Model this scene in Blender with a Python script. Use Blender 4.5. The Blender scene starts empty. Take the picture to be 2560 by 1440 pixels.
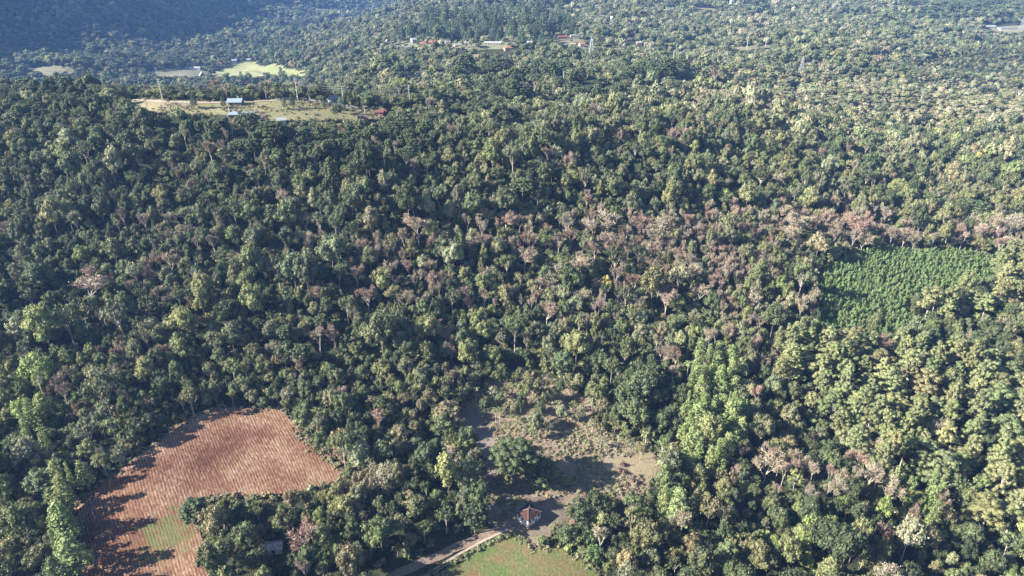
import bpy, math, random
import numpy as np
from mathutils import Vector, Matrix
R = math.radians
SC = bpy.context.scene
random.seed(7); rng = np.random.default_rng(7)

# ------------------------------------------------------------------ camera, sky, sun, exposure
HAZE_D = .000078; CAM_Z = 260.0; PITCH = 27.0; FPX = 1730.0
cam = bpy.data.cameras.new('camera'); cam.sensor_width = 36; cam.lens = FPX/2560*36
cam.clip_start = 1; cam.clip_end = 12000
camo = bpy.data.objects.new('camera', cam); SC.collection.objects.link(camo)
camo.location = (0, 0, CAM_Z); camo.rotation_euler = (R(90-PITCH), 0, 0); SC.camera = camo

SUN_ELEV = 28.5
TRAVEL = Vector((1.0, 0.24, 0)).normalized()          # the way the light travels over the ground
to_sun = Vector((-TRAVEL.x*math.cos(R(SUN_ELEV)), -TRAVEL.y*math.cos(R(SUN_ELEV)), math.sin(R(SUN_ELEV))))
W = bpy.data.worlds.new('World'); SC.world = W; W.use_nodes = True
nt = W.node_tree; bg = nt.nodes['Background']
sky = nt.nodes.new('ShaderNodeTexSky'); sky.sky_type = 'NISHITA'; sky.sun_disc = False
sky.sun_elevation = R(SUN_ELEV); sky.sun_rotation = math.atan2(to_sun.x, to_sun.y); sky.altitude = 800
nt.links.new(sky.outputs[0], bg.inputs[0]); bg.inputs[1].default_value = 0.050
sl = bpy.data.lights.new('sun', 'SUN'); sl.energy = 5.0; sl.angle = R(0.5); sl.color = (1.0, 0.94, 0.82)
so = bpy.data.objects.new('sun', sl); SC.collection.objects.link(so)
so.rotation_euler = to_sun.to_track_quat('Z', 'Y').to_euler()
SC.view_settings.view_transform = 'Standard'; SC.view_settings.look = 'None'
SC.view_settings.gamma = 1; SC.view_settings.exposure = 2.12
try: SC.view_settings.use_curve_mapping = False
except Exception: pass
SHEET_TONE = .62
SC.cycles.max_bounces = 5; SC.cycles.volume_bounces = 0; SC.cycles.diffuse_bounces = 3
SC.cycles.transparent_max_bounces = 4

# ------------------------------------------------------------------ helpers
C = SC.collection
cp, sp_ = math.cos(R(PITCH)), math.sin(R(PITCH))
def project(x, y, z):
    x = np.asarray(x, float); y = np.asarray(y, float); z = np.asarray(z, float)-CAM_Z
    d = y*cp - z*sp_; u = y*sp_ + z*cp
    d = np.where(d < 1, 1, d)
    return 1280+FPX*x/d, 720-FPX*u/d, d
def ray(px, py):                                     # X and drop per metre of Y
    a = (px-1280)/FPX; b = (720-py)/FPX
    yy = cp + b*sp_; zz = -sp_ + b*cp
    return a/yy, zz/yy
def tag(o, label=None, cat=None, group=None, kind=None):
    if label: o['label'] = label
    if cat: o['category'] = cat
    if group: o['group'] = group
    if kind: o['kind'] = kind
    return o
def mesh_np(name, verts, faces, mats=None, attr=None, fmat=None, smooth=False):
    """verts (n,3), faces list of arrays with the same width or list of index lists"""
    me = bpy.data.meshes.new(name)
    if isinstance(faces, np.ndarray):
        nv, nf, k = len(verts), len(faces), faces.shape[1]
        me.vertices.add(nv); me.vertices.foreach_set('co', np.asarray(verts, np.float32).ravel())
        me.loops.add(nf*k); me.loops.foreach_set('vertex_index', faces.astype(np.int32).ravel())
        me.polygons.add(nf); me.polygons.foreach_set('loop_start', np.arange(0, nf*k, k, dtype=np.int32))
        me.update(calc_edges=True)
    else:
        me.from_pydata([tuple(v) for v in verts], [], [tuple(f) for f in faces]); me.update()
    for m in (mats or []): me.materials.append(m)
    if fmat is not None: me.polygons.foreach_set('material_index', np.asarray(fmat, np.int32))
    if attr is not None:
        for k_, v_ in attr.items():
            a = me.attributes.new(k_, 'FLOAT', 'FACE'); a.data.foreach_set('value', np.asarray(v_, np.float32))
    if smooth: me.polygons.foreach_set('use_smooth', np.ones(len(me.polygons), bool))
    me.update()
    return me
class MB:
    """collects boxes, tubes and polygons into one mesh"""
    def __init__(s): s.v = []; s.f = []; s.m = []
    def add(s, vs, fs, m=0):
        o = len(s.v); s.v += [tuple(v) for v in vs]; s.f += [tuple(i+o for i in f) for f in fs]; s.m += [m]*len(fs)
    def box(s, x0, x1, y0, y1, z0, z1, m=0, M=None):
        vs = [Vector((x, y, z)) for z in (z0, z1) for y in (y0, y1) for x in (x0, x1)]
        if M is not None: vs = [M @ v for v in vs]
        s.add(vs, [(0, 2, 3, 1), (4, 5, 7, 6), (0, 1, 5, 4), (2, 6, 7, 3), (0, 4, 6, 2), (1, 3, 7, 5)], m)
    def tube(s, pts, rad, n=5, m=0):
        pts = [Vector(p) for p in pts]; rings = []
        for i, p in enumerate(pts):
            d = (pts[min(i+1, len(pts)-1)]-pts[max(i-1, 0)])
            if d.length < 1e-6: d = Vector((0, 0, 1))
            d.normalize(); a = d.orthogonal().normalized(); b = d.cross(a)
            r = rad[i] if isinstance(rad, (list, tuple)) else rad
            rings.append([p+(a*math.cos(2*math.pi*k/n)+b*math.sin(2*math.pi*k/n))*r for k in range(n)])
        vs = [v for rg in rings for v in rg]; fs = []
        for i in range(len(rings)-1):
            for k in range(n):
                fs.append((i*n+k, i*n+(k+1) % n, (i+1)*n+(k+1) % n, (i+1)*n+k))
        fs.append(tuple(range(n))[::-1]); fs.append(tuple((len(rings)-1)*n+k for k in range(n)))
        s.add(vs, fs, m)
    def mesh(s, name, mats):
        me = bpy.data.meshes.new(name); me.from_pydata(s.v, [], s.f)
        for m in mats: me.materials.append(m)
        me.polygons.foreach_set('material_index', s.m); me.update(); return me
    def build(s, name, mats, parent=None):
        if not isinstance(mats, (list, tuple)): mats = [mats]
        return link(name, s.mesh(name, mats), parent)
def link(name, me, parent=None, loc=None):
    o = bpy.data.objects.new(name, me); C.objects.link(o)
    if parent: o.parent = parent
    if loc is not None: o.location = loc
    return o
def thing(name, label, cat, loc, rotz=0, group=None):
    o = bpy.data.objects.new(name, None); C.objects.link(o); o.location = loc; o.rotation_euler = (0, 0, rotz)
    o.empty_display_size = 1
    return tag(o, label, cat, group)

# ------------------------------------------------------------------ node materials
def nmat(name, rough=0.9, spec=0.15):
    m = bpy.data.materials.new(name); m.use_nodes = True
    b = m.node_tree.nodes['Principled BSDF']; b.inputs['Roughness'].default_value = rough
    b.inputs['Specular IOR Level'].default_value = spec
    return m, m.node_tree, b
def N(t, typ, **kw):
    n = t.nodes.new(typ)
    for k, v in kw.items():
        if k.startswith('i_'): n.inputs[k[2:].replace('_', ' ')].default_value = v
        else: setattr(n, k, v)
    return n
def noise(t, co, scale, detail=5, rough=.6):
    n = N(t, 'ShaderNodeTexNoise'); n.inputs['Scale'].default_value = scale
    n.inputs['Detail'].default_value = detail; n.inputs['Roughness'].default_value = rough
    if co is not None: t.links.new(co, n.inputs['Vector'])
    return n.outputs[0]
def ramp(t, fac, stops):
    r = N(t, 'ShaderNodeValToRGB'); e = r.color_ramp.elements
    while len(e) < len(stops): e.new(0.5)
    for el, (p, c) in zip(e, stops):
        el.position = p; el.color = (*c, 1) if len(c) == 3 else c
    t.links.new(fac, r.inputs[0]); return r.outputs[0]
def mixc(t, f, a, b, mode='MIX'):
    n = N(t, 'ShaderNodeMix', data_type='RGBA', blend_type=mode)
    for s, v in ((n.inputs[0], f), (n.inputs[6], a), (n.inputs[7], b)):
        if hasattr(v, 'links'): t.links.new(v, s)
        elif isinstance(v, (int, float)): s.default_value = v
        else: s.default_value = (*v, 1)
    return n.outputs[2]
def math_(t, op, a, b=None, c=None):
    n = N(t, 'ShaderNodeMath', operation=op)
    for s, v in zip(n.inputs, (a, b, c)):
        if v is None: continue
        if hasattr(v, 'links'): t.links.new(v, s)
        else: s.default_value = v
    return n.outputs[0]
def coord(t): return N(t, 'ShaderNodeTexCoord').outputs['Object']
def bump(t, b, h, dist, strength=1):
    n = N(t, 'ShaderNodeBump'); n.inputs['Distance'].default_value = dist; n.inputs['Strength'].default_value = strength
    t.links.new(h, n.inputs['Height']); t.links.new(n.outputs[0], b.inputs['Normal'])
def plain(name, col, rough=.85, var=.25, scale=1.5, spec=.2, metal=0):
    m, t, b = nmat(name, rough, spec); co = coord(t)
    f = noise(t, co, scale)
    c = ramp(t, f, [(.3, [x*(1-var) for x in col]), (.7, [min(1, x*(1+var)) for x in col])])
    t.links.new(c, b.inputs['Base Color']); b.inputs['Metallic'].default_value = metal
    return m
def foliage(name, tone=1.0, transl=.25):
    """colour comes from each tree's own tint; every leaf and every leaf cluster varies a little"""
    m, t, b = nmat(name, .58, .28)
    at = N(t, 'ShaderNodeAttribute', attribute_type='INSTANCER', attribute_name='tint')
    lv = N(t, 'ShaderNodeAttribute', attribute_type='GEOMETRY', attribute_name='lv')
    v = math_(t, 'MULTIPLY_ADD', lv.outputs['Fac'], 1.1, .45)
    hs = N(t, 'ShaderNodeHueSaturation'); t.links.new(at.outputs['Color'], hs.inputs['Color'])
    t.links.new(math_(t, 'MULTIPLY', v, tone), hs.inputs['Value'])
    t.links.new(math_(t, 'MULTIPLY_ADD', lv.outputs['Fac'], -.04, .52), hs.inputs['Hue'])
    t.links.new(hs.outputs[0], b.inputs['Base Color'])
    tr = N(t, 'ShaderNodeBsdfTranslucent'); t.links.new(hs.outputs[0], tr.inputs[0])
    mx = N(t, 'ShaderNodeMixShader'); mx.inputs[0].default_value = transl
    t.links.new(b.outputs[0], mx.inputs[1]); t.links.new(tr.outputs[0], mx.inputs[2])
    t.links.new(mx.outputs[0], t.nodes['Material Output'].inputs[0])
    return m
M = {}
M['leaf'] = foliage('leaf'); M['bark'] = plain('bark', (.16, .13, .10), var=.4, scale=3)
M['palebark'] = plain('pale_bark', (.42, .37, .32), var=.3, scale=2)
M['twig'] = foliage('twig', 1.0, .0)
M['white'] = plain('white_wall', (.48, .48, .46), var=.08, scale=.6)
M['cream'] = plain('cream_wall', (.42, .37, .29), var=.1); M['pinkwall'] = plain('pink_wall', (.36, .25, .21), var=.12)
M['glass'] = plain('window_glass', (.03, .035, .045), rough=.2, var=.1, spec=.5)
M['orange'] = plain('orange_roof', (.26, .12, .08), var=.2); M['redroof'] = plain('red_roof', (.13, .055, .048), var=.2)
M['greyroof'] = plain('grey_roof', (.26, .265, .27), var=.15); M['darkroof'] = plain('dark_roof', (.09, .07, .07), var=.3)
M['blueroof'] = plain('pale_blue_roof', (.20, .25, .31), var=.12, rough=.5)
M['wood'] = plain('weathered_wood', (.20, .15, .11), var=.3); M['concrete'] = plain('concrete', (.48, .46, .43), var=.12)
M['steel'] = plain('galvanised_steel', (.42, .44, .46), var=.1, rough=.5, metal=.4)
M['wire'] = plain('wire_metal', (.35, .35, .36), rough=.5)
M['brick'] = plain('red_brick', (.16, .10, .08), var=.3, scale=4); M['blue'] = plain('blue_tarp', (.04, .12, .45), var=.1)
M['redearth'] = plain('red_earth', (.14, .065, .048), var=.35, scale=.8)
# rusty farmhouse roof
m, t, b = nmat('rusty_tile_roof'); co = coord(t)
c1 = ramp(t, noise(t, co, .45, 4), [(.40, (.045, .022, .02)), (.56, (.065, .028, .024)), (.68, (.13, .06, .048)), (.80, (.18, .105, .085))])
t.links.new(mixc(t, .35, c1, ramp(t, noise(t, co, 6), [(.3, (.02, .014, .014)), (.7, (.10, .05, .04))])), b.inputs['Base Color']); M['rusty'] = m
m, t, b = nmat('patched_sheet_roof', .6); co = coord(t)
t.links.new(ramp(t, noise(t, co, .9, 3), [(.36, (.10, .085, .08)), (.48, (.27, .25, .25)), (.58, (.42, .42, .45)), (.72, (.20, .12, .09))]), b.inputs['Base Color']); M['patched'] = m
m, t, b = nmat('plaster_over_brick'); co = coord(t)
sx = N(t, 'ShaderNodeSeparateXYZ'); t.links.new(co, sx.inputs[0])
h = math_(t, 'ADD', sx.outputs[2], math_(t, 'MULTIPLY', noise(t, co, 1.3), -1.2))
t.links.new(ramp(t, math_(t, 'MULTIPLY_ADD', h, .5, .5), [(.38, (.36, .22, .17)), (.46, (.66, .66, .66))]), b.inputs['Base Color']); M['plaster'] = m
# ground materials
m, t, b = nmat('forest_floor'); co = coord(t)
c1 = ramp(t, noise(t, co, .05, 6), [(.35, (.022, .032, .014)), (.55, (.036, .042, .020)), (.7, (.055, .048, .028))])
t.links.new(mixc(t, .4, c1, ramp(t, noise(t, co, .9, 4), [(.3, (.015, .022, .01)), (.7, (.06, .062, .032))])), b.inputs['Base Color'])
bump(t, b, noise(t, co, .5, 5), .8); M['floor'] = m
def grassmat(name, stops, s1=.08, s2=1.2, amt=.45, bd=.25):
    stops = [(p_, tuple(x*SHEET_TONE for x in c_)) for p_, c_ in stops]
    m, t, b = nmat(name); co = coord(t)
    c1 = ramp(t, noise(t, co, s1, 6, .65), stops)
    dk = [(.25, [x*.45 for x in stops[0][1]]), (.75, [min(1, x*1.5) for x in stops[-1][1]])]
    t.links.new(mixc(t, amt, c1, ramp(t, noise(t, co, s2, 5, .7), dk)), b.inputs['Base Color'])
    bump(t, b, noise(t, co, s2*.8, 5), bd); return m
M['drygrass'] = grassmat('dry_grass', [(.34, (.14, .14, .07)), (.48, (.29, .22, .155)), (.62, (.42, .31, .22))], .07, 1.1)
M['pasture'] = grassmat('pasture', [(.36, (.20, .22, .10)), (.52, (.29, .275, .14)), (.66, (.38, .32, .185))], .03, .5)
M['valleygreen'] = grassmat('valley_meadow', [(.38, (.26, .31, .13)), (.52, (.36, .38, .18)), (.66, (.44, .42, .24))], .010, .05, .25)
M['paleground'] = grassmat('pale_ground', [(.35, (.16, .19, .09)), (.55, (.26, .25, .15)), (.7, (.34, .30, .21))], .02, .2)
M['dirtroad'] = grassmat('dirt_road', [(.33, (.15, .09, .058)), (.5, (.24, .165, .115)), (.68, (.40, .32, .26))], .25, 1.6, .5, .12)
M['redsoil'] = grassmat('red_soil', [(.35, (.19, .08, .05)), (.5, (.30, .14, .09)), (.7, (.36, .20, .14))], .3, 2.0)
M['lane'] = grassmat('country_lane', [(.35, (.42, .32, .25)), (.6, (.56, .46, .38))], .1, 1.0, .25)
def rowsmat(name, ang, period, soil, straw, green=None):
    m, t, b = nmat(name); co = coord(t)
    sx = N(t, 'ShaderNodeSeparateXYZ'); t.links.new(co, sx.inputs[0])
    u = math_(t, 'ADD', math_(t, 'MULTIPLY', sx.outputs[0], math.cos(ang)), math_(t, 'MULTIPLY', sx.outputs[1], math.sin(ang)))
    wob = math_(t, 'MULTIPLY', noise(t, co, .012, 1), 9.0)
    jit = math_(t, 'MULTIPLY', noise(t, co, 1.1, 3), .9)
    ph = math_(t, 'MULTIPLY', math_(t, 'ADD', math_(t, 'ADD', u, wob), jit), 2*math.pi/period)
    w = math_(t, 'MULTIPLY_ADD', math_(t, 'SINE', ph), .5, .5)
    # each row broken along its length, with patches of more litter
    # litter streaks drawn out along the rows, at two sizes
    v_ = math_(t, 'SUBTRACT', math_(t, 'MULTIPLY', sx.outputs[1], math.cos(ang)), math_(t, 'MULTIPLY', sx.outputs[0], math.sin(ang)))
    cb = N(t, 'ShaderNodeCombineXYZ'); t.links.new(math_(t, 'MULTIPLY', u, 1.0), cb.inputs[0]); t.links.new(math_(t, 'MULTIPLY', v_, .28), cb.inputs[1])
    f = math_(t, 'ADD', math_(t, 'MULTIPLY', w, .20), math_(t, 'MULTIPLY_ADD', noise(t, cb.outputs[0], 1.1, 6, .8), 1.5, -.40))
    f = math_(t, 'ADD', f, math_(t, 'MULTIPLY_ADD', noise(t, co, .035, 5), 1.1, -.52))
    c = ramp(t, f, [(.22, soil[0]), (.42, soil[1]), (.60, straw[0]), (.82, straw[1])])
    big = noise(t, co, .022, 3)
    c = mixc(t, math_(t, 'MULTIPLY', ramp(t, big, [(.42, (0, 0, 0)), (.65, (1, 1, 1))]), .30), c, soil[1])
    if green:
        gx, gy, gr = green
        d = N(t, 'ShaderNodeVectorMath', operation='DISTANCE'); t.links.new(co, d.inputs[0]); d.inputs[1].default_value = (gx, gy, 0)
        mp = N(t, 'ShaderNodeSeparateXYZ'); t.links.new(co, mp.inputs[0])
        dx = math_(t, 'SUBTRACT', mp.outputs[0], gx); dy = math_(t, 'SUBTRACT', mp.outputs[1], gy)
        rr = math_(t, 'SQRT', math_(t, 'ADD', math_(t, 'MULTIPLY', dx, dx), math_(t, 'MULTIPLY', math_(t, 'MULTIPLY', dy, dy), 1.4)))
        k = math_(t, 'SUBTRACT', 1, math_(t, 'DIVIDE', rr, gr))
        k = math_(t, 'ADD', k, math_(t, 'MULTIPLY_ADD', noise(t, co, .22, 4), 3.0, -1.6))
        k = math_(t, 'MULTIPLY', math_(t, 'MULTIPLY', k, w), 2.2)
        k2 = N(t, 'ShaderNodeClamp'); t.links.new(k, k2.inputs[0])
        c = mixc(t, k2.outputs[0], c, ramp(t, noise(t, co, 1.4), [(.3, (.055, .095, .028)), (.7, (.12, .155, .058))]))
    t.links.new(c, b.inputs['Base Color']); bump(t, b, f, .3, .6)
    return m

# ------------------------------------------------------------------ terrain: a smooth surface through chosen points
CTRL_PX = [  # (pixel column, pixel row, metres ahead) -> a point of ground
 (0,1440,190),(0,1250,224),(0,1050,272),(0,850,322),(0,650,378),(0,450,438),(0,320,492),(0,240,545),
 (400,1440,186),(400,1250,222),(400,1050,274),(400,850,325),(400,650,378),(400,450,436),(400,340,474),(400,285,500),(400,255,530),
 (740,1440,186),(740,1250,222),(740,1050,276),(740,850,326),(740,650,378),(740,450,434),(740,345,474),(740,300,496),(740,252,545),
 (960,320,502),(960,288,530),(1025,262,570),
 (1280,1440,184),(1280,1300,211),(1280,1150,246),(1280,1000,290),(1280,850,334),(1280,650,388),(1280,450,448),(1280,340,515),(1280,290,590),
 (1280,230,700),(1280,180,850),(1280,130,1080),(1280,100,1240),(1280,50,1560),(1280,0,2000),
 (1060,220,660),(1060,160,880),(1060,115,1140),(960,108,1230),(960,160,930),(1000,60,1560),(1000,20,1950),
 (1700,1440,186),(1700,1250,224),(1700,1050,274),(1700,850,328),(1700,650,398),(1700,450,488),(1700,300,640),(1700,200,860),(1700,110,1230),(1700,50,1620),(1700,0,2150),
 (2100,1440,188),(2100,1200,236),(2100,1000,292),(2100,850,340),(2100,720,392),(2100,550,480),(2100,450,548),(2100,300,740),(2100,200,980),(2100,100,1380),(2100,0,2150),
 (2560,1440,190),(2560,1200,240),(2560,1000,296),(2560,850,344),(2560,720,402),(2560,550,500),(2560,450,580),(2560,300,800),(2560,200,1050),(2560,110,1420),(2560,50,1750),(2560,0,2250),
 (650,178,1430),(760,186,1330),(300,172,1430),(100,172,1380),(450,176,1380),(500,150,1640),(740,140,1560),(850,108,1600),(930,88,1460),
 (500,80,1960),(500,0,2300),(0,140,1430),(0,80,1530),(0,0,1660),(250,90,1700),(250,0,1950),(740,90,2150),(740,0,2800),(900,60,2500),(900,0,3050),
]
CTRL_W = [  # points out of view, partly made up: (X, Y, metres below the camera)
 (-700,640,134),(-450,640,146),(-300,640,146),(-150,700,160),(-480,800,185),(-250,850,200),(-700,900,190),(-480,1050,236),(-250,1050,222),(-900,1100,200),
 (-1500,1500,-122),(-1900,1900,-400),(-1700,2500,-290),(-1500,3200,-200),(-1300,1200,14),(-900,3100,108),(-1200,2700,12),(-500,4200,100),(200,3300,130),(-300,2300,290),(-140,1750,168),  # heights at left added and raised to shade the far hillside
 (900,3300,95),(2000,3400,60),(3000,3000,40),(200,60,216),(-300,60,216),(300,-200,200),(-300,-200,200),(-900,350,150),(-900,550,110),(900,300,205),
 (-3000,1500,-300),(-3000,300,40),(3500,1500,140),(0,5500,60),(3000,5500,40),(-2500,5500,-150),
]
def pts_world():
    P = []
    for px, py, Y in CTRL_PX:
        a, zz = ray(px, py); P.append((a*Y, Y, zz*Y+CAM_Z))
    for X, Y, d in CTRL_W: P.append((X, Y, CAM_Z-d))
    return np.array(P)
def warp(X, Y):
    Yc = np.maximum(Y, 40.0); s = Yc+220.0
    return np.stack([np.clip(X, -4500, 4500)/s*1.6, np.log(s)*1.5], -1)
_P = pts_world(); _Q = warp(_P[:, 0], _P[:, 1])
def _k(r2): return r2*np.log(r2+1e-9)*.5
_n = len(_Q); _A = np.zeros((_n+3, _n+3)); _A[:_n, :_n] = _k(((_Q[:, None]-_Q[None])**2).sum(-1))+np.eye(_n)*2e-3
_A[:_n, _n] = 1; _A[:_n, _n+1:] = _Q; _A[_n, :_n] = 1; _A[_n+1:, :_n] = _Q.T
_w = np.linalg.solve(_A, np.concatenate([_P[:, 2], np.zeros(3)]))
_wav = []
_wr = np.random.default_rng(3)
for L, A_ in ((420, 7.0), (260, 5.0), (150, 3.0), (95, 1.5), (60, .7)):
    for _ in range(3):
        th = _wr.uniform(0, math.pi); _wav.append((math.cos(th)*6.283/L, math.sin(th)*6.283/L, _wr.uniform(0, 6.28), A_))
def height(X, Y):
    X = np.asarray(X, float); Y = np.asarray(Y, float); sh = X.shape
    x = X.ravel(); y = Y.ravel(); out = np.empty(len(x))
    for i in range(0, len(x), 40000):
        q = warp(x[i:i+40000], y[i:i+40000]); K = _k(((q[:, None]-_Q[None])**2).sum(-1))
        out[i:i+40000] = K@_w[:_n]+_w[_n]+q@_w[_n+1:]
    d = np.zeros(len(x))
    for kx, ky, ph, A_ in _wav:
        L = 6.283/math.hypot(kx, ky)
        near = np.clip((y-450)/500, .28 if L > 100 else .6, 1.0)
        d += A_*np.sin(kx*x+ky*y+ph)*near*.55
    return (out+d).reshape(sh)
def ground(px, py, ymin=120, ymax=4000):
    a, zz = ray(px, py); Y = np.geomspace(ymin, ymax, 900); h = height(a*Y, Y); z = CAM_Z+zz*Y
    below = np.where(z <= h)[0]
    i = below[0] if len(below) else len(Y)-1
    if i > 0:
        d0 = z[i-1]-h[i-1]; d1 = h[i]-z[i]; f = d0/(d0+d1+1e-9); y = Y[i-1]+(Y[i]-Y[i-1])*f
    else: y = Y[0]
    return Vector((a*y, y, float(height(np.array([a*y]), np.array([y]))[0])))
def inpoly(px, py, poly):
    px = np.asarray(px); py = np.asarray(py); ins = np.zeros(px.shape, bool); n = len(poly); j = n-1
    for i in range(n):
        xi, yi = poly[i][0], poly[i][1]; xj, yj = poly[j][0], poly[j][1]
        c = ((yi > py) != (yj > py)) & (px < (xj-xi)*(py-yi)/(yj-yi+1e-12)+xi); ins ^= c; j = i
    return ins
def wpoly(pts, ymin=120, ymax=4000): return [ground(x, y, ymin, ymax) for x, y in pts]

gy = np.concatenate([np.linspace(-400, 120, 27)[:-1], np.geomspace(120, 5600, 430)])
gu = np.sinh(np.linspace(-3.2, 3.2, 420))/math.sinh(3.2)*4200
# finer columns where the picture looks
gu = np.unique(np.round(np.concatenate([gu, np.linspace(-520, 620, 260)]), 2))
GX, GY = np.meshgrid(gu, gy); GZ = height(GX, GY)
nx, ny = len(gu), len(gy); idx = np.arange(nx*ny).reshape(ny, nx)
F = np.stack([idx[:-1, :-1], idx[:-1, 1:], idx[1:, 1:], idx[1:, :-1]], -1).reshape(-1, 4)
ter = link('ground', mesh_np('ground', np.stack([GX, GY, GZ], -1).reshape(-1, 3), F, [M['floor']], smooth=True))
tag(ter, kind='structure')

def fbm2(x, y, L):
    return (np.sin(x/L*6.28+1.3*np.sin(y/L*4.1))+np.sin(y/L*6.9+1.7*np.sin(x/L*3.3)+2)+.6*np.sin((x+y)/L*13.1+1))/2.6
def sheet(name, pts_px, mat, cell=.9, off=.22, ymin=120, ymax=4000, rag=1.5, label=None, poly=None):
    P = poly if poly is not None else wpoly(pts_px, ymin, ymax)
    xs = [p[0] for p in P]; ys = [p[1] for p in P]
    X = np.arange(min(xs)-2, max(xs)+2, cell); Y = np.arange(min(ys)-2, max(ys)+2, cell)
    GX, GY = np.meshgrid(X, Y); cx = GX[:-1, :-1]+cell/2; cy = GY[:-1, :-1]+cell/2
    k = inpoly(cx+rag*fbm2(cx, cy, 9)+rag*.6*fbm2(cy, cx, 3.1), cy+rag*fbm2(cy, cx, 8)+rag*.6*fbm2(cx, cy, 2.7), P)
    idx = np.arange(GX.size).reshape(GX.shape)
    F = np.stack([idx[:-1, :-1], idx[:-1, 1:], idx[1:, 1:], idx[1:, :-1]], -1)[k]
    used, inv = np.unique(F.ravel(), return_inverse=True)
    vx = GX.ravel()[used]; vy = GY.ravel()[used]; vz = height(vx, vy)+off
    o = link(name, mesh_np(name, np.stack([vx, vy, vz], -1), inv.reshape(-1, 4), [mat], smooth=True))
    tag(o, kind='structure'); return o, P
def strip(name, pts_px, width, mat, off=.3, ymin=120, ymax=4000, step=2.0, obj=True):
    P = [ground(x, y, ymin, ymax) for x, y in pts_px]; Q = []
    for a, b in zip(P[:-1], P[1:]):
        n = max(1, int((b-a).length/step))
        for i in range(n): Q.append(a.lerp(b, i/n))
    Q.append(P[-1]); vs = []; fs = []
    for i, q in enumerate(Q):
        d = (Q[min(i+1, len(Q)-1)]-Q[max(i-1, 0)]); d.z = 0; d.normalize(); s = Vector((-d.y, d.x, 0))
        for k, e in enumerate((-1, -.33, .33, 1)):
            v = q+s*e*width/2*(1+.12*math.sin(i*1.1+k)); vs.append([v.x, v.y, 0])
    vs = np.array(vs); vs[:, 2] = height(vs[:, 0], vs[:, 1])+off
    for i in range(len(Q)-1):
        for k in range(3): fs.append((i*4+k+1, i*4+k, i*4+k+4, i*4+k+5))
    o = link(name, mesh_np(name, vs, np.array(fs), [mat], smooth=True)); tag(o, kind='structure'); return o, Q

# ------------------------------------------------------------------ open ground (fields, lanes, clearings)
FIELD = [(150,1500),(185,1440),(188,1262),(240,1215),(300,1180),(370,1120),(430,1070),(500,1036),(560,1018),(620,1022),(700,1020),(730,1050),(755,1105),(800,1140),(850,1172),(862,1205),(800,1220),(720,1240),(640,1246),(560,1240),(495,1250),(480,1290),(500,1330),(525,1365),(530,1500)]
GREEN = [(1010,1500),(1095,1438),(1190,1375),(1250,1340),(1295,1336),(1335,1378),(1400,1368),(1450,1395),(1520,1450),(1580,1500)]
CLEAR = [(1130,1040),(1180,1000),(1230,945),(1290,925),(1380,950),(1470,1000),(1500,1070),(1570,1100),(1640,1120),(1660,1170),(1610,1235),(1540,1250),(1450,1262),(1440,1320),(1395,1330),(1330,1375),(1290,1332),(1250,1345),(1190,1240),(1215,1180),(1170,1120)]
UPPER = [(285,244),(350,248),(420,252),(600,254),(740,250),(800,262),(870,272),(960,286),(950,298),(860,302),(760,302),(690,302),(600,298),(520,286),(430,288),(350,282),(300,262)]
gc = ground(400, 1335)
GL = {}
GL['field'] = sheet('stubble_field', FIELD, rowsmat('corn_stubble', 0.60, 1.2, ((.072, .030, .018), (.130, .062, .038)), ((.215, .140, .092), (.35, .27, .185)), (gc.x+3, gc.y, 14)), .8)[1]
gm, t, b = nmat('young_grass_field'); co = coord(t)
c1 = ramp(t, noise(t, co, .06, 5, .65), [(.42, (.17, .085, .055)), (.49, (.14, .105, .055)), (.55, (.085, .12, .038)), (.66, (.05, .115, .024))])
t.links.new(mixc(t, .5, c1, ramp(t, noise(t, co, .9, 6, .85), [(.32, (.03, .05, .015)), (.5, (.10, .11, .04)), (.66, (.24, .19, .11))])), b.inputs['Base Color'])
bump(t, b, noise(t, co, 1.2), .3)
GL['green'] = sheet('green_field', GREEN, gm, .5)[1]
GL['clear'] = sheet('clearing_grass', CLEAR, M['drygrass'], .8, off=.18)[1]
GL['upper'] = sheet('hilltop_pasture', UPPER, M['pasture'], 1.5, off=.22, ymin=400, ymax=700, rag=2)[1]
# dirt track up to the farmhouse
ROADPX = [(930,1470),(1010,1428),(1080,1398),(1150,1366),(1210,1340),(1262,1318),(1290,1300)]
road, RQ = strip('dirt_road', ROADPX, 3.8, M['dirtroad'], off=.34)
ROAD2 = [(1020,1490),(1075,1432),(1150,1385),(1215,1350),(1270,1325)]
road2, RQ2 = strip('footpath', ROAD2, 1.0, M['lane'], off=.40)
yard = sheet('farmyard', [(1225,1235),(1300,1240),(1400,1250),(1425,1290),(1400,1330),(1345,1345),(1270,1325),(1215,1300)], grassmat('yard_soil', [(.35, (.16, .13, .10)), (.6, (.27, .22, .17))], .2, 1.2), .8, off=.30)
sheet('bare_slope', [(1130,1040),(1190,1020),(1230,1060),(1250,1130),(1240,1220),(1200,1210),(1175,1120)], grassmat('grey_soil', [(.35, (.19, .16, .14)), (.6, (.30, .25, .22))], .15, 1.2), .8, off=.26)
sheet('red_scrape', [(1560,1215),(1590,1205),(1600,1225),(1570,1232)], M['redsoil'], .5, off=.34, rag=.5)
sheet('dry_bank', [(1480,1090),(1560,1105),(1640,1125),(1655,1160),(1600,1225),(1530,1210),(1480,1235),(1440,1200),(1500,1150)], grassmat('straw_bank', [(.35, (.24, .21, .11)), (.5, (.36, .30, .19)), (.7, (.46, .37, .26))], .12, 1.4), .8, off=.27)
sheet('dry_bank', [(1240,940),(1330,930),(1400,955),(1480,1000),(1490,1050),(1400,1045),(1340,1010),(1250,1000)], grassmat('pinkish_litter', [(.35, (.22, .16, .11)), (.5, (.33, .24, .18)), (.7, (.42, .31, .24))], .12, 1.2), .8, off=.27)
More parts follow.
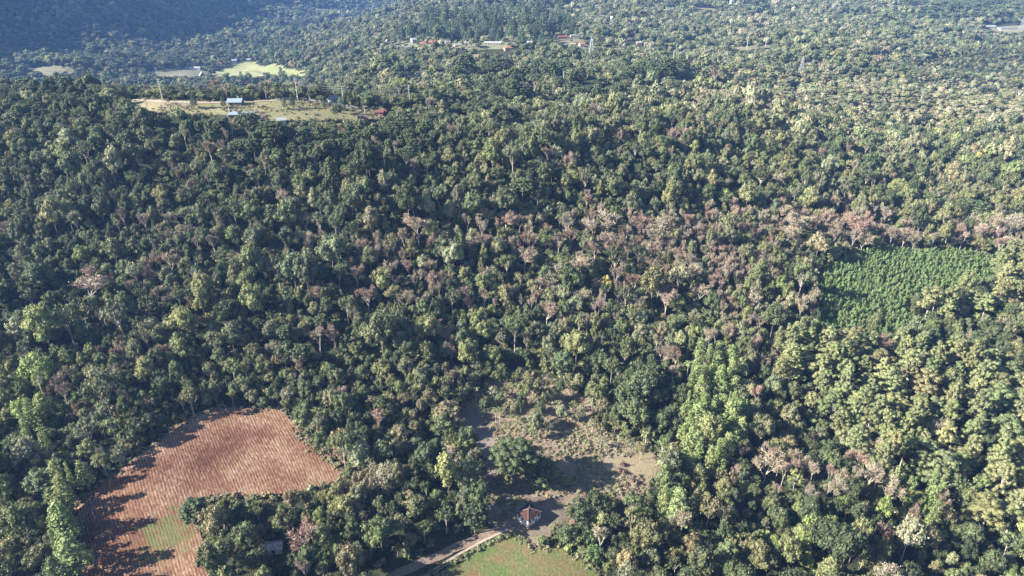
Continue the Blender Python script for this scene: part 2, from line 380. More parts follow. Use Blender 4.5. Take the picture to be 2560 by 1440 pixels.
# hilltop lane and cut bank
strip('hilltop_lane', [(330,250),(405,256),(480,258),(560,257),(650,254),(720,251),(770,252),(830,262),(880,270),(930,277),(975,287)], 4.5, M['lane'], off=.5, ymin=420, ymax=720)
strip('village_street', [(1130,92),(1180,96),(1240,102),(1300,106),(1370,110),(1440,112)], 9, M['lane'], off=2.0, ymin=850, ymax=1800, step=8)
strip('valley_track', [(430,170),(520,182),(600,180),(660,185)], 7, M['paleground'], off=1.0, ymin=1150, ymax=2200, step=8)
VALLEY = [(515,186),(560,172),(600,158),(640,154),(690,162),(740,175),(775,190),(740,192),(660,190),(600,192),(550,194)]
GL['valley'] = sheet('valley_meadow', VALLEY, M['valleygreen'], 7, off=.8, ymin=1120, ymax=2200, rag=5)[1]
GL['valley2'] = sheet('pale_meadow', [(60,172),(110,166),(180,170),(190,182),(120,188),(60,180)], M['paleground'], 7, off=.8, ymin=1120, ymax=2200, rag=6)[1]
GL['valley3'] = sheet('pale_meadow', [(360,180),(430,172),(520,178),(520,190),(420,194),(370,190)], M['paleground'], 7, off=.9, ymin=1120, ymax=2200, rag=6)[1]
GL['village'] = sheet('village_yards', [(955,110),(1030,108),(1100,112),(1180,100),(1300,106),(1330,116),(1240,124),(1160,124),(1070,122),(1000,118)], M['paleground'], 4, off=.6, ymin=850, ymax=1800, rag=4)[1]
GL['village2'] = sheet('village_yards', [(1370,92),(1410,82),(1450,96),(1500,112),(1510,124),(1460,126),(1400,112)], M['paleground'], 4, off=.6, ymin=850, ymax=1900, rag=4)[1]
GL['far1'] = sheet('hill_pasture', [(1735,20),(1790,22),(1800,30),(1740,30)], M['pasture'], 5, off=.8, ymin=1300, ymax=2800, rag=4)[1]
GL['far2'] = sheet('hill_pasture', [(1820,120),(1860,118),(1920,112),(1940,118),(1870,128),(1825,128)], M['paleground'], 4, off=.6, ymin=900, ymax=1800, rag=4)[1]
GL['far3'] = sheet('warehouse_yard', [(2460,66),(2560,62),(2640,62),(2640,84),(2500,82),(2450,76)], M['paleground'], 5, off=.6, ymin=1100, ymax=2400, rag=3)[1]
# ------------------------------------------------------------------ tree kinds
tr = np.random.default_rng(11)
def ico(sub):
    import bmesh
    bm = bmesh.new(); bmesh.ops.create_icosphere(bm, subdivisions=sub, radius=1.0)
    v = np.array([x.co[:] for x in bm.verts]); f = np.array([[y.index for y in x.verts] for x in bm.faces]); bm.free(); return v, f
ICO1 = ico(1); ICO2 = ico(2)
def unit(n):
    v = tr.normal(size=(n, 3)); return v/np.linalg.norm(v, axis=1)[:, None]
def cloud(lobes, dens, size, jit=.5, core=.80, zmin=-.55, spread=.14, lvr=.22, asp=1.0, coreico=ICO1, up=0.0):
    """leaf-sized faces over a set of lobes + a leafy core inside each lobe -> (verts, quads, lv)"""
    L = np.asarray(lobes, float); V = []; Fq = []; A = []; base = 0
    for i, (cx, cy, cz, rx, ry, rz) in enumerate(L):
        tone = np.clip(tr.normal(.5, .13), .15, .85); rad = np.array([rx, ry, rz]); area = 12.57*((rx*ry*rz)**(2/3))
        n = max(6, int(area*dens)); d = unit(n); d = d[d[:, 2] > zmin]
        p = d*rad*(1+tr.normal(0, spread, (len(d), 1)))+np.array([cx, cy, cz])
        q = (p[:, None]-L[None, :, :3])/L[None, :, 3:]; q2 = (q**2).sum(-1); q2[:, i] = 9
        keep = q2.min(1) > .62; p = p[keep]; d = d[keep]; n = len(p)
        if n:
            nn = d+tr.normal(0, jit, (n, 3)); nn[:, 2] += up; nn /= np.linalg.norm(nn, axis=1)[:, None]
            a = np.cross(nn, unit(n)); a /= np.linalg.norm(a, axis=1)[:, None]+1e-9; b = np.cross(nn, a)
            s = size*tr.uniform(.6, 1.3, (n, 1)); a = a*s*.5*asp; b = b*s*.5
            quad = np.stack([p-a*1.0, p-b*.8+a*.1, p+a*1.0, p+b*.8-a*.1], 1).reshape(-1, 3)
            V.append(quad); Fq.append(np.arange(n*4).reshape(-1, 4)+base); base += n*4
            A.append(np.clip(tone+tr.normal(0, lvr, n)*.6, 0, 1))
        if core:
            cv, cf = coreico; vv = cv*rad*core*(1+tr.normal(0, .06, (len(cv), 1)))+np.array([cx, cy, cz])
            V.append(vv); f4 = np.concatenate([cf, cf[:, 2:3]], 1)+base; Fq.append(f4); base += len(cv)
            A.append(np.full(len(cf), tone-.12))  # core darker than its leaves: inner shade put into the colour
    return np.concatenate(V), np.concatenate(Fq), np.concatenate(A)
def cloud_mesh(name, c, mat):
    V, Fq, A = c
    faces = []; 
    tri = Fq[:, 2] == Fq[:, 3]
    me = bpy.data.meshes.new(name); me.vertices.add(len(V)); me.vertices.foreach_set('co', V.astype(np.float32).ravel())
    tot = np.where(tri, 3, 4); st = np.concatenate([[0], np.cumsum(tot)[:-1]])
    li = np.concatenate([f[:n] for f, n in zip(Fq, tot)])
    me.loops.add(len(li)); me.loops.foreach_set('vertex_index', li.astype(np.int32))
    me.polygons.add(len(Fq)); me.polygons.foreach_set('loop_start', st.astype(np.int32))
    me.materials.append(mat); me.update(calc_edges=True)
    a = me.attributes.new('lv', 'FLOAT', 'FACE'); a.data.foreach_set('value', A.astype(np.float32)); me.update(); return me
def join(name, a, b):
    """one mesh out of crown a and trunk b"""
    va = np.array([v.co[:] for v in a.vertices]); fa = [list(p.vertices) for p in a.polygons]
    lva = [x.value for x in a.attributes['lv'].data]
    o = len(va); vb = np.array([v.co[:] for v in b.vertices]); fb = [[i+o for i in p.vertices] for p in b.polygons]
    me = bpy.data.meshes.new(name); me.from_pydata(np.concatenate([va, vb]).tolist(), [], fa+fb)
    me.materials.append(a.materials[0]); me.materials.append(b.materials[0])
    me.polygons.foreach_set('material_index', [0]*len(fa)+[1]*len(fb))
    at = me.attributes.new('lv', 'FLOAT', 'FACE'); at.data.foreach_set('value', lva+[.5]*len(fb)); me.update(); return me
U = tr.uniform
def trunk_mesh(H, r, targets, mat, lean=0):
    mb = MB(); top = Vector((lean, 0, H)); k = 5
    mb.tube([(lean*(i/k)**2, 0, H*i/k) for i in range(k+1)], [r*(1-.72*i/k) for i in range(k+1)], 6)
    for t_ in targets:
        t_ = Vector(t_); z0 = min(H*.92, max(H*.3, t_.z*.62)); s = Vector((lean*(z0/H)**2, 0, z0)); mid = s.lerp(t_, .5)+Vector((0, 0, -.05*H*U(.2, 1)))
        mb.tube([s, mid, t_], [r*.45, r*.3, r*.12], 4)
    return mb.mesh('trunk', [mat])
KINDS = {}      # kind -> list of near variants (crown mesh, trunk mesh, nominal height, radius); far variants are joined meshes
FAR = {}
def broad(Rr, H, n, rl, dens, size, flat=.75, seedshape=0):
    lobes = []; zc = H-Rr*flat*1.05
    for i in range(n):
        d = unit(1)[0]; d[2] = abs(d[2])*1.1-.3 if i % 3 else -abs(d[2])*.75
        k = U(.5, .88); r = Rr*U(*rl)
        lobes.append((d[0]*Rr*k, d[1]*Rr*k, zc+d[2]*Rr*flat*k, r, r, r*U(.75, .95)))
    lobes.append((0, 0, zc, Rr*.55, Rr*.55, Rr*.5*flat/.75))
    return lobes, zc
vs = []
for (Rr, H, n, rl, flat) in ((4.5, 11, 28, (.20, .34), 1.0), (4.3, 12, 32, (.17, .32), 1.1), (4.9, 11, 32, (.17, .30), .85), (3.9, 12, 26, (.20, .34), 1.25), (4.5, 10.5, 34, (.16, .28), .95), (4.2, 11.5, 24, (.22, .38), 1.05), (4.8, 12, 30, (.18, .32), .95)):
    lobes, zc = broad(Rr, H, n, rl, 0, 0, flat)
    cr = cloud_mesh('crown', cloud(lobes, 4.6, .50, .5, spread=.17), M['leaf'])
    tk = trunk_mesh(zc, .24, [l[:3] for l in lobes[:5]], M['bark'], U(-.4, .4)); vs.append((cr, tk, H, Rr))
# loose grey crowns with visible limbs
for (Rr, H, n) in ((4.4, 12, 26), (4.0, 11, 22)):
    lobes, zc = broad(Rr, H, n, (.16, .28), 0, 0, .8)
    cr = cloud_mesh('crown', cloud(lobes[:-1], 3.4, .46, .8, core=.6, spread=.25), M['leaf'])
    tk = trunk_mesh(zc, .2, [l[:3] for l in lobes[:11]], M['palebark'], U(-.4, .4)); vs.append((cr, tk, H, Rr))
KINDS['broadleaf_tree'] = vs
vs = []
for (Rr, H, n, rl, flat) in ((4.6, 10, 12, (.26, .42), .9), (4.3, 11, 13, (.24, .40), 1.05), (5.0, 9.5, 14, (.22, .38), .8), (4.4, 10.5, 10, (.28, .46), .95)):
    lobes, zc = broad(Rr, H, n, rl, 0, 0, flat)
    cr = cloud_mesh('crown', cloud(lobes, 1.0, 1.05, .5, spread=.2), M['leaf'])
    vs.append(join('far_broadleaf', cr, trunk_mesh(zc, .25, [], M['bark'])))
FAR['broadleaf_tree'] = vs
# eucalyptus: tall, pale stem, separate rounded billows of foliage, each of many small cloudlets
vs = []
for (H, Rr, n) in ((22, 5.2, 9), (24, 4.8, 10), (20, 5.6, 9), (23, 5.0, 8)):
    lobes = []; heads = []
    for i in range(n):
        f = i/(n-1); a = i*2.4+U(-.5, .5); k = Rr*(.70-.50*f)*U(.8, 1.15); z = H*(.46+.47*f); R1 = Rr*U(.36, .52)*(1.1-.3*f)
        c_ = np.array([math.cos(a)*k, math.sin(a)*k, z]); heads.append(tuple(c_))
        for j in range(11):
            d = unit(1)[0]; d[2] = abs(d[2])*1.1-.35; r = R1*U(.34, .52); q = c_+d*R1*np.array([.8, .8, 1.1]); lobes.append((*q, r, r, r*U(.85, 1.05)))
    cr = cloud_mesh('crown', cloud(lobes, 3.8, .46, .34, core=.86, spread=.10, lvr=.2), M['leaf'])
    tk = trunk_mesh(H*.85, .3, heads, M['palebark'], U(-.8, .8)); vs.append((cr, tk, H, Rr))
KINDS['eucalyptus_tree'] = vs
# tall pines: layered sprays, loose
vs = []
for (H, Rb) in ((19, 3.4), (21, 3.0), (17, 3.6)):
    lobes = []; z = H*.28
    while z < H-.6:
        e = Rb*(1-(z/H-.28)/.78)**.75; k = max(3, int(e*2.6)); a0 = U(0, 6)
        for i in range(k):
            a = a0+6.283*i/k+U(-.3, .3); q = e*U(.55, 1.0); lobes.append((math.cos(a)*q, math.sin(a)*q, z+U(-.3, .3)+q*.12, .95, .95, .62))
        z += 1.45
    lobes.append((0, 0, H-.4, .5, .5, 1.0))
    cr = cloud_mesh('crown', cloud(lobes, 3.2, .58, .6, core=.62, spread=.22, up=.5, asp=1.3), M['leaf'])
    tk = trunk_mesh(H*.97, .26, [l[:3] for l in lobes[:8]], M['bark'], 0); vs.append((cr, tk, H, Rb))
KINDS['pine_tree'] = vs
vs = []
for (H, Rb) in ((18, 3.4), (20, 3.2)):
    lobes = []
    for i in range(11):
        z = H*(.3+.065*i); e = Rb*(1-(z/H-.28)/.78)**.8*.55; a = i*2.4; lobes.append((math.cos(a)*e, math.sin(a)*e, z, 1.7-.08*i, 1.7-.08*i, 1.5))
    cr = cloud_mesh('crown', cloud(lobes, .7, 1.2, .6, core=.8, up=.3), M['leaf']); vs.append(join('far_pine', cr, trunk_mesh(H*.9, .25, [], M['bark'])))
FAR['pine_tree'] = vs; FAR['eucalyptus_tree'] = vs
# young plantation pines
vs = []
for H in (4.4, 5.0, 3.8, 4.6):
    lobes = [(U(-.5, .5)*(1-.2*i), U(-.5, .5)*(1-.2*i), H*(.22+.15*i), U(1.1, 1.4)-.2*i, U(1.1, 1.4)-.2*i, .9) for i in range(5)]
    cr = cloud_mesh('crown', cloud(lobes, 4.6, .5, .45, core=.75, up=.7, asp=1.3, spread=.2), M['leaf'])
    tk = trunk_mesh(H*.9, .08, [], M['bark']); vs.append((cr, tk, H, 1.15))
KINDS['young_pine'] = vs
# araucaria: bare stem, whorls of branches curving up to dense tufts, a flat-topped bowl
def arau(H, Rr, whorls, ico_, dens, size):
    lobes = []; mb = MB(); mb.tube([(0, 0, H*i/5) for i in range(6)], [.38-.05*i for i in range(6)], 7)
    for w in range(whorls):
        f = w/(whorls-1); z = H*(.60+.37*f); e = Rr*(.80+.25*math.sin(f*math.pi))*(1-.35*f*f); k = int(8-2*f); a0 = U(0, 6)
        for i in range(k):
            a = a0+6.283*i/k+U(-.2, .2); q = e*U(.85, 1.1); tip = Vector((math.cos(a)*q, math.sin(a)*q, z+q*.18))
            mb.tube([(0, 0, z-.5), (tip.x*.6, tip.y*.6, z-.3), tip], [.11, .08, .04], 4)
            r = U(.85, 1.15); lobes.append((*tip, r, r, r*.78))
            for s in (-1, 1):
                aa = a+s*U(.22, .35); qq = q*U(.62, .9); r = U(.65, .95); lobes.append((math.cos(aa)*qq, math.sin(aa)*qq, z+qq*.14+.1, r, r, r*.75))
    for i in range(5): lobes.append((U(-1.2, 1.2), U(-1.2, 1.2), H+U(-.3, .2), .9, .9, .6))
    return cloud_mesh('crown', cloud(lobes, dens, size, .38, core=.86, spread=.12, coreico=ico_, up=.2), M['leaf']), mb.mesh('trunk', [M['bark']])
vs = []
for (H, Rr, w) in ((16, 5.2, 5), (17, 4.6, 6), (15, 5.6, 4)):
    cr, tk = arau(H, Rr, w, ICO1, 3.6, .48); vs.append((cr, tk, H, Rr))
KINDS['araucaria_tree'] = vs
vs = []
for (H, Rr) in ((16, 5.2), (15, 5.6)):
    lobes = [(0, 0, H-1.5, 2.2, 2.2, 1.2)]
    for i in range(9): a = i*.698; lobes.append((math.cos(a)*Rr*.75, math.sin(a)*Rr*.75, H-2.2+U(-.8, .8), 1.7, 1.7, 1.1))
    cr = cloud_mesh('crown', cloud(lobes, .9, 1.1, .35, core=.85), M['leaf']); vs.append(join('far_araucaria', cr, trunk_mesh(H*.95, .3, [], M['bark'])))
FAR['araucaria_tree'] = vs
# leafless trees: pale forking limbs, a haze of reddish twigs
def bare(H, spread, n0, ntw, leafy=0):
    mb = MB(); tips = []
    def grow(p, d, L, r, lev):
        q = p+d*L; mid = p.lerp(q, .5)+Vector((U(-1, 1), U(-1, 1), 0))*L*.06
        mb.tube([p, mid, q], [r, r*.85, r*.66], 5 if lev < 2 else 3)
        if lev >= 2: tips.append((mid, d, lev)); tips.append((q, d, lev))
        if lev >= 4: return
        for k in range(n0 if lev == 0 else (3 if lev < 3 else 2)):
            nd = (d*1.0+Vector((U(-1, 1), U(-1, 1), U(-.15, .6)))*spread).normalized(); grow(q if k else p.lerp(q, .8), nd, L*U(.58, .78), r*.62, lev+1)
    grow(Vector((0, 0, 0)), Vector((U(-.08, .08), U(-.08, .08), 1)).normalized(), H*.34, .20, 0)
    T = np.array([t_[0][:] for t_ in tips]); D = np.array([t_[1][:] for t_ in tips])
    k = tr.integers(0, len(T), ntw); p = T[k]+tr.normal(0, .28, (ntw, 3)); d = D[k]+tr.normal(0, .55, (ntw, 3)); d /= np.linalg.norm(d, axis=1)[:, None]
    a = np.cross(d, unit(ntw)); a /= np.linalg.norm(a, axis=1)[:, None]; L = tr.uniform(.5, 1.3, (ntw, 1)); w = .075
    quad = np.stack([p-a*w, p+a*w, p+d*L+a*w*.4, p+d*L-a*w*.4], 1).reshape(-1, 3)
    Fq = np.arange(ntw*4).reshape(-1, 4); A = np.clip(tr.normal(.5, .2, ntw), 0, 1)
    if leafy:
        pp = T[tr.integers(0, len(T), leafy)]+tr.normal(0, .45, (leafy, 3)); nn = unit(leafy); a = np.cross(nn, unit(leafy)); a /= np.linalg.norm(a, axis=1)[:, None]; b = np.cross(nn, a)
        q2 = np.stack([pp-a*.17, pp-b*.15, pp+a*.17, pp+b*.15], 1).reshape(-1, 3)
        Fq = np.concatenate([Fq, np.arange(leafy*4).reshape(-1, 4)+len(quad)]); quad = np.concatenate([quad, q2]); A = np.concatenate([A, np.clip(tr.normal(.55, .2, leafy), 0, 1)])
    return cloud_mesh('twigs', (quad, Fq, A), M['twig']), mb.mesh('trunk', [M['palebark']])
KINDS['bare_tree'] = [(*bare(12, .62, 4, 1000, 200), 12, 3.4), (*bare(13, .48, 4, 900, 300), 13, 2.8), (*bare(12, .75, 4, 1100, 350), 12, 3.8), (*bare(14, .38, 3, 700, 120), 14, 2.4), (*bare(13, .55, 4, 800, 60), 13, 3.0)]
vs = []
for H in (9, 10):
    mb = MB()
    for i in range(5): a = i*1.26; mb.tube([(0, 0, 1), (math.cos(a)*1.0, math.sin(a)*1.0, H*.55), (math.cos(a)*2.2, math.sin(a)*2.2, H*.9)], [.22, .16, .08], 3)
    lobes = [(math.cos(i*1.3)*1.9, math.sin(i*1.3)*1.9, H*U(.7, .9), 1.4, 1.4, 1.2) for i in range(6)]
    cr = cloud_mesh('twigs', cloud(lobes, 1.6, .5, .9, core=0, spread=.35), M['twig']); vs.append(join('far_bare', cr, mb.mesh('trunk', [M['palebark']])))
FAR['bare_tree'] = vs
# palms
def palm(H):
    mb = MB(); mb.tube([(.25*(i/5)**2, 0, H*i/5) for i in range(6)], [.2-.015*i for i in range(6)], 6)
    V = []; A = []
    for k in range(17):
        a = k*2.4; el = U(.1, 1.15) ; L = U(2.3, 3.0); prev = np.array([.25, 0, H]); hd = np.array([math.cos(a), math.sin(a), 0])
        for i in range(6):
            e = el-i*.42; step = hd*math.cos(e)*L/6+np.array([0, 0, math.sin(e)*L/6]); nxt = prev+step; s = np.array([-hd[1], hd[0], 0])*(.42-.045*i)
            dn = np.array([0, 0, -.22])
            V += [prev, prev+s+dn, nxt+s*.85+dn, nxt, prev, nxt, nxt-s*.85+dn, prev-s+dn]; A += [U(.3, .8)]*2; prev = nxt
    V = np.array(V); return cloud_mesh('fronds', (V, np.arange(len(V)).reshape(-1, 4), np.array(A)), M['leaf']), mb.mesh('trunk', [M['palebark']])
KINDS['palm_tree'] = [(*palm(8), 10, 2.6), (*palm(9.5), 11.5, 2.6)]
# low bushes of the undergrowth
FAR['bush'] = []
for i in range(4):
    lobes = [(U(-.7, .7), U(-.7, .7), U(.5, 1.0), U(.5, .9), U(.5, .9), U(.5, .8)) for _ in range(5)]
    FAR['bush'].append(cloud_mesh('bush', cloud(lobes, 3.5, .42, .7, core=.7, spread=.25), M['leaf']))
# ------------------------------------------------------------------ where each tree stands
pr = np.random.default_rng(23)
PAL = {  # base colours of foliage
 'deep': (.036, .054, .024), 'mid': (.058, .080, .034), 'grey': (.084, .099, .056), 'blue': (.052, .076, .040),
 'olive': (.098, .108, .046), 'sage': (.120, .135, .085), 'yg': (.092, .118, .040), 'lime': (.110, .155, .038),
 'brown': (.108, .095, .056), 'rust': (.150, .108, .058), 'yellow': (.22, .18, .03), 'pale': (.155, .145, .100), 'khaki': (.125, .120, .074),
 'pink': (.140, .108, .096), 'tan': (.145, .124, .098), 'redtw': (.135, .088, .075), 'euc': (.090, .116, .048), 'eucy': (.112, .122, .052), 'pinebr': (.092, .136, .042), 'pinedk': (.036, .066, .034), 'young': (.052, .098, .030), 'arau': (.036, .060, .024)}
# zones of the wood: (px, py, rx, ry, strength, palette weights)
BASEP = {'deep': .28, 'mid': .30, 'grey': .14, 'blue': .14, 'olive': .08, 'sage': .03, 'yg': .02, 'brown': .01}
ZONES = [
 (500, 600, 900, 260, .5, {'deep': .2, 'mid': .28, 'blue': .26, 'grey': .22, 'brown': .02, 'olive': .02}),
 (1900, 300, 900, 300, .75, {'mid': .25, 'deep': .12, 'olive': .25, 'grey': .25, 'khaki': .05, 'sage': .08}),
 (2250, 250, 420, 50, 2.6, {'pale': .35, 'khaki': .3, 'sage': .25, 'olive': .1}),
 (1750, 70, 500, 60, .8, {'grey': .35, 'sage': .3, 'pale': .1, 'mid': .25}),
 (2300, 520, 500, 120, .9, {'olive': .35, 'yg': .15, 'sage': .2, 'mid': .2, 'khaki': .1}),
 (2000, 700, 700, 160, .9, {'olive': .3, 'yg': .2, 'mid': .25, 'sage': .15, 'yellow': .01, 'brown': .05}),
 (1400, 850, 500, 120, 1.0, {'yg': .25, 'olive': .3, 'mid': .25, 'sage': .12, 'deep': .08}),
 (2100, 1350, 500, 150, 1.0, {'yg': .22, 'olive': .25, 'deep': .18, 'mid': .2, 'lime': .04, 'brown': .06, 'sage': .05}),
 (1750, 1350, 300, 150, 1.2, {'deep': .35, 'mid': .2, 'olive': .2, 'yg': .12, 'rust': .05, 'brown': .08}),
 (60, 1020, 90, 110, 2.2, {'yg': .4, 'lime': .3, 'mid': .3}),
 (1050, 1120, 170, 130, 1.5, {'brown': .34, 'olive': .26, 'mid': .14, 'grey': .18, 'deep': .08}),
 (760, 1340, 220, 110, 1.4, {'brown': .28, 'olive': .27, 'mid': .2, 'deep': .15, 'yg': .1}),
 (80, 1330, 150, 130, 1.3, {'olive': .3, 'grey': .2, 'mid': .3, 'brown': .15, 'yellow': .05}),
 (400, 1000, 350, 90, .9, {'mid': .3, 'olive': .2, 'grey': .25, 'brown': .12, 'yg': .08, 'deep': .05}),
 (900, 270, 160, 30, 1.0, {'deep': .6, 'mid': .4}), (250, 250, 260, 70, 1.0, {'deep': .55, 'mid': .3, 'blue': .15}),
 (2440, 900, 160, 100, 1.0, {'deep': .3, 'mid': .3, 'blue': .2, 'olive': .2}),
 (2000, 1370, 70, 50, 2.5, {'lime': .7, 'yg': .3}), (2180, 1290, 110, 50, 1.5, {'yg': .6, 'olive': .2, 'lime': .2}),
 (1450, 1350, 60, 40, 3.0, {'young': .5, 'lime': .5}), (640, 950, 60, 50, 1.5, {'yg': .6, 'mid': .4}),
 (1570, 400, 260, 90, .8, {'deep': .4, 'mid': .3, 'olive': .2, 'yg': .1}),
]
names = list(PAL); pcol = np.array([PAL[k] for k in names])
_fr = np.random.default_rng(5); FIELDS = [[(_fr.uniform(0, 6.28), _fr.uniform(0, 6.28), L) for L in (130, 70, 38)] for _ in PAL]
def patchy(k, X, Y): return sum(np.sin((X*math.cos(a)+Y*math.sin(a))/L*6.28/1.6+b)*np.sin((Y*math.cos(a)-X*math.sin(a))/L*6.28/1.6+a*3) for a, b, L in FIELDS[k])
def pick_tint(px, py, n, X=None, Y=None):
    Wt = np.zeros((n, len(names)))
    def add(w, d):
        for k, v in d.items(): Wt[:, names.index(k)] += w*v
    add(np.ones(n), BASEP)
    for cx, cy, rx, ry, s, d in ZONES: add(2.2*s*np.exp(-((px-cx)/rx)**2-((py-cy)/ry)**2), d)
    if X is not None:
        for k in range(len(names)): Wt[:, k] *= np.exp(.9*patchy(k, X, Y))
    Wt /= Wt.sum(1)[:, None]; cs = Wt.cumsum(1); i = (pr.random(n)[:, None] > cs).sum(1).clip(0, len(names)-1)
    return vary(pcol[i])
def vary(c, a=.15):
    n = len(c); g_ = c@np.array([[.3], [.6], [.1]]); c = (c*.68+g_*.32*np.array([[1.12, 1.0, .70]]))*np.array([[1.02, 1.01, .92]]); return np.clip(2.0*c*(1+pr.normal(0, a, (n, 1)))*(1+pr.normal(0, .03, (n, 3))), .012, .6)
BARE = [(1050,650,110,50,.30),(1240,600,110,50,.38),(1450,560,90,40,.40),(1540,590,110,50,.50),(1680,640,120,60,.55),(1740,580,90,45,.65),(1830,680,90,60,.55),(1960,570,120,50,.5),(2120,560,120,40,.55),(2230,590,90,28,.75),(2350,600,90,28,.7),(2500,590,90,30,.6),
 (415,690,45,45,.7),(265,715,55,35,.6),(780,640,140,60,.22),(1100,730,130,40,.35),(1500,730,220,60,.25),(1960,1180,90,50,.75),(1830,1190,60,30,.6),(360,900,70,35,.4),(150,960,30,30,.5),(1740,950,50,40,.2),(650,610,120,50,.15),(190,850,60,30,.25),(880,750,80,40,.2),
 (2050,760,50,40,.5),(2320,1070,60,40,.1),(1130,870,60,30,.15),(350,560,80,40,.2),(300,520,60,30,.2),(2120,1200,60,50,.4),(1220,1140,40,40,.1),(1850,830,90,40,.3)]
def bare_p(px, py):
    p = np.full(px.shape, .022)
    for cx, cy, rx, ry, s in BARE: p = np.maximum(p, min(.9, 1.7*s)*np.exp(-((px-cx)/rx)**2-((py-cy)/ry)**2))
    return np.where(py < 330, p*.6, p)
EUC = [(1930,880),(2080,850),(2230,860),(2420,900),(2540,960),(2580,1060),(2560,1180),(2450,1240),(2300,1220),(2150,1190),(2080,1060)]
EUC2 = [(2200,770),(2290,700),(2450,650),(2540,640),(2640,650),(2640,760),(2400,790),(2260,810)]
EUC3 = [(2350,1240),(2480,1180),(2580,1200),(2580,1330),(2420,1330)]
PINE = [([(1745,880),(1830,890),(1850,1010),(1850,1150),(1800,1190),(1700,1200),(1700,1080)], .95, 'pinebr'), ([(1620,1180),(1720,1180),(1740,1300),(1640,1310)], .6, 'pinebr'),
 ([(140,1190),(215,1190),(240,1330),(240,1480),(140,1480)], .75, 'pinebr'), ([(50,1040),(135,1040),(140,1130),(50,1140)], .6, 'pinebr'),
 ([(2040,1380),(2110,1380),(2110,1450),(2040,1450)], .6, 'eucy'), ([(2250,1230),(2400,1200),(2440,1300),(2300,1360)], .5, 'pinebr'), ([(1930,840),(2010,840),(2020,930),(1940,940)], .7, 'eucy'),
 ([(1070,30),(1400,30),(1450,90),(1400,104),(1060,96)], .5, 'pinedk'), ([(990,85),(1060,80),(1060,104),(990,106)], .7, 'pinedk'), ([(370,190),(760,190),(760,215),(370,220)], .05, 'pinedk'), ([(560,90),(760,80),(760,150),(560,150)], .12, 'pinedk')]
ARAU = [([(490,296),(560,290),(720,296),(1000,300),(1090,330),(1060,390),(700,380),(500,370)], .72), ([(1130,175),(1500,180),(1700,150),(1720,240),(1400,255),(1150,240)], .30), ([(280,290),(500,300),(500,370),(300,380)], .35),
 ([(0,185),(230,210),(240,310),(0,300)], .25), ([(1480,380),(1620,380),(1600,460),(1480,450)], .1), ([(200,140),(560,130),(560,175),(200,175)], .25), ([(2250,10),(2560,10),(2560,50),(2250,50)], .35), ([(2080,440),(2560,480),(2560,540),(2080,500)], .08),
 ([(1520,870),(1720,870),(1720,1010),(1560,1010)], .3)]
YOUNG = [(2030,705),(2075,670),(2120,645),(2200,622),(2300,632),(2420,636),(2490,650),(2490,690),(2440,715),(2400,720),(2290,735),(2250,780),(2300,800),(2330,850),(2260,855),(2200,835),(2100,830),(2010,835),(2050,800),(2040,760)]
YW = wpoly(YOUNG, 250, 900)
OPENW = [(GL['field'], FIELD, 120, 330), (GL['green'], GREEN, 120, 300), (GL['clear'], CLEAR, 120, 340), (GL['upper'], UPPER, 400, 640), (YW, YOUNG, 250, 700)]
def back(P): return [tuple(float(v) for v in project(p[0], p[1], p[2])[:2]) for p in P]
VAL = [(GL[k], back(GL[k]), a_, b_) for k, a_, b_ in (('valley', 1120, 2200), ('valley2', 1120, 2200), ('valley3', 1120, 2200), ('village', 850, 1800), ('village2', 850, 1900), ('far1', 1250, 3000), ('far2', 900, 1800), ('far3', 1100, 2400))]
SHEDGAP = [(655,1335),(740,1340),(745,1385),(720,1400),(690,1400),(655,1390)]; SHEDW = wpoly([(640,1352),(700,1340),(760,1352),(765,1400),(700,1425),(650,1415)], 150, 260)
ROADLINE = [(p.x, p.y) for p in RQ+RQ2]
def open_mask(X, Y, Zb, H, young=True):
    """True where no tree may stand"""
    bad = np.zeros(len(X), bool); cx, cy, _ = project(X, Y, Zb+H*.62); dx, dy, _ = project(X, Y, Zb+H*.92)
    for wp, pp, y0, y1 in OPENW+VAL:
        if wp is YW and not young: continue
        yr = (Y > y0-25) & (Y < y1+25)
        if wp is GL['village'] or wp is GL['village2']: yr &= pr.random(len(X)) > .22      # garden trees
        bad |= yr & inpoly(X, Y, wp)
        if pp is not None: bad |= yr & (inpoly(cx, cy, pp) | (((Y > 400) | (pp is FIELD)) & inpoly(dx, dy, pp)))
    bad |= (Y < 300) & (inpoly(X, Y, SHEDW) | inpoly(cx, cy, SHEDGAP) | inpoly(dx, dy, SHEDGAP))
    for rx, ry in ROADLINE[::2]: bad |= (np.abs(X-rx) < 5.2) & (np.abs(Y-ry) < 5.2)
    for (wx, wy, wr) in HOUSEGAPS: bad |= ((X-wx)**2+(Y-wy)**2 < wr*wr) | ((wy-Y > 0) & (wy-Y < wr*1.9) & (np.abs(X-wx*Y/wy) < wr*.75))
    return bad
def low_front(X, Y):
    """trees kept low on the view side of houses and poles, where gardens and mown strips are"""
    f = np.ones(len(X))
    for (wx, wy, wr) in HOUSEGAPS:
        L = 95 if wy > 800 else 60; k = (wy-Y > 0) & (wy-Y < L) & (np.abs(X-wx*Y/wy) < wr*.62+1.5)
        f = np.where(k, np.minimum(f, .28+.55*(wy-Y)/L), f)
    return f
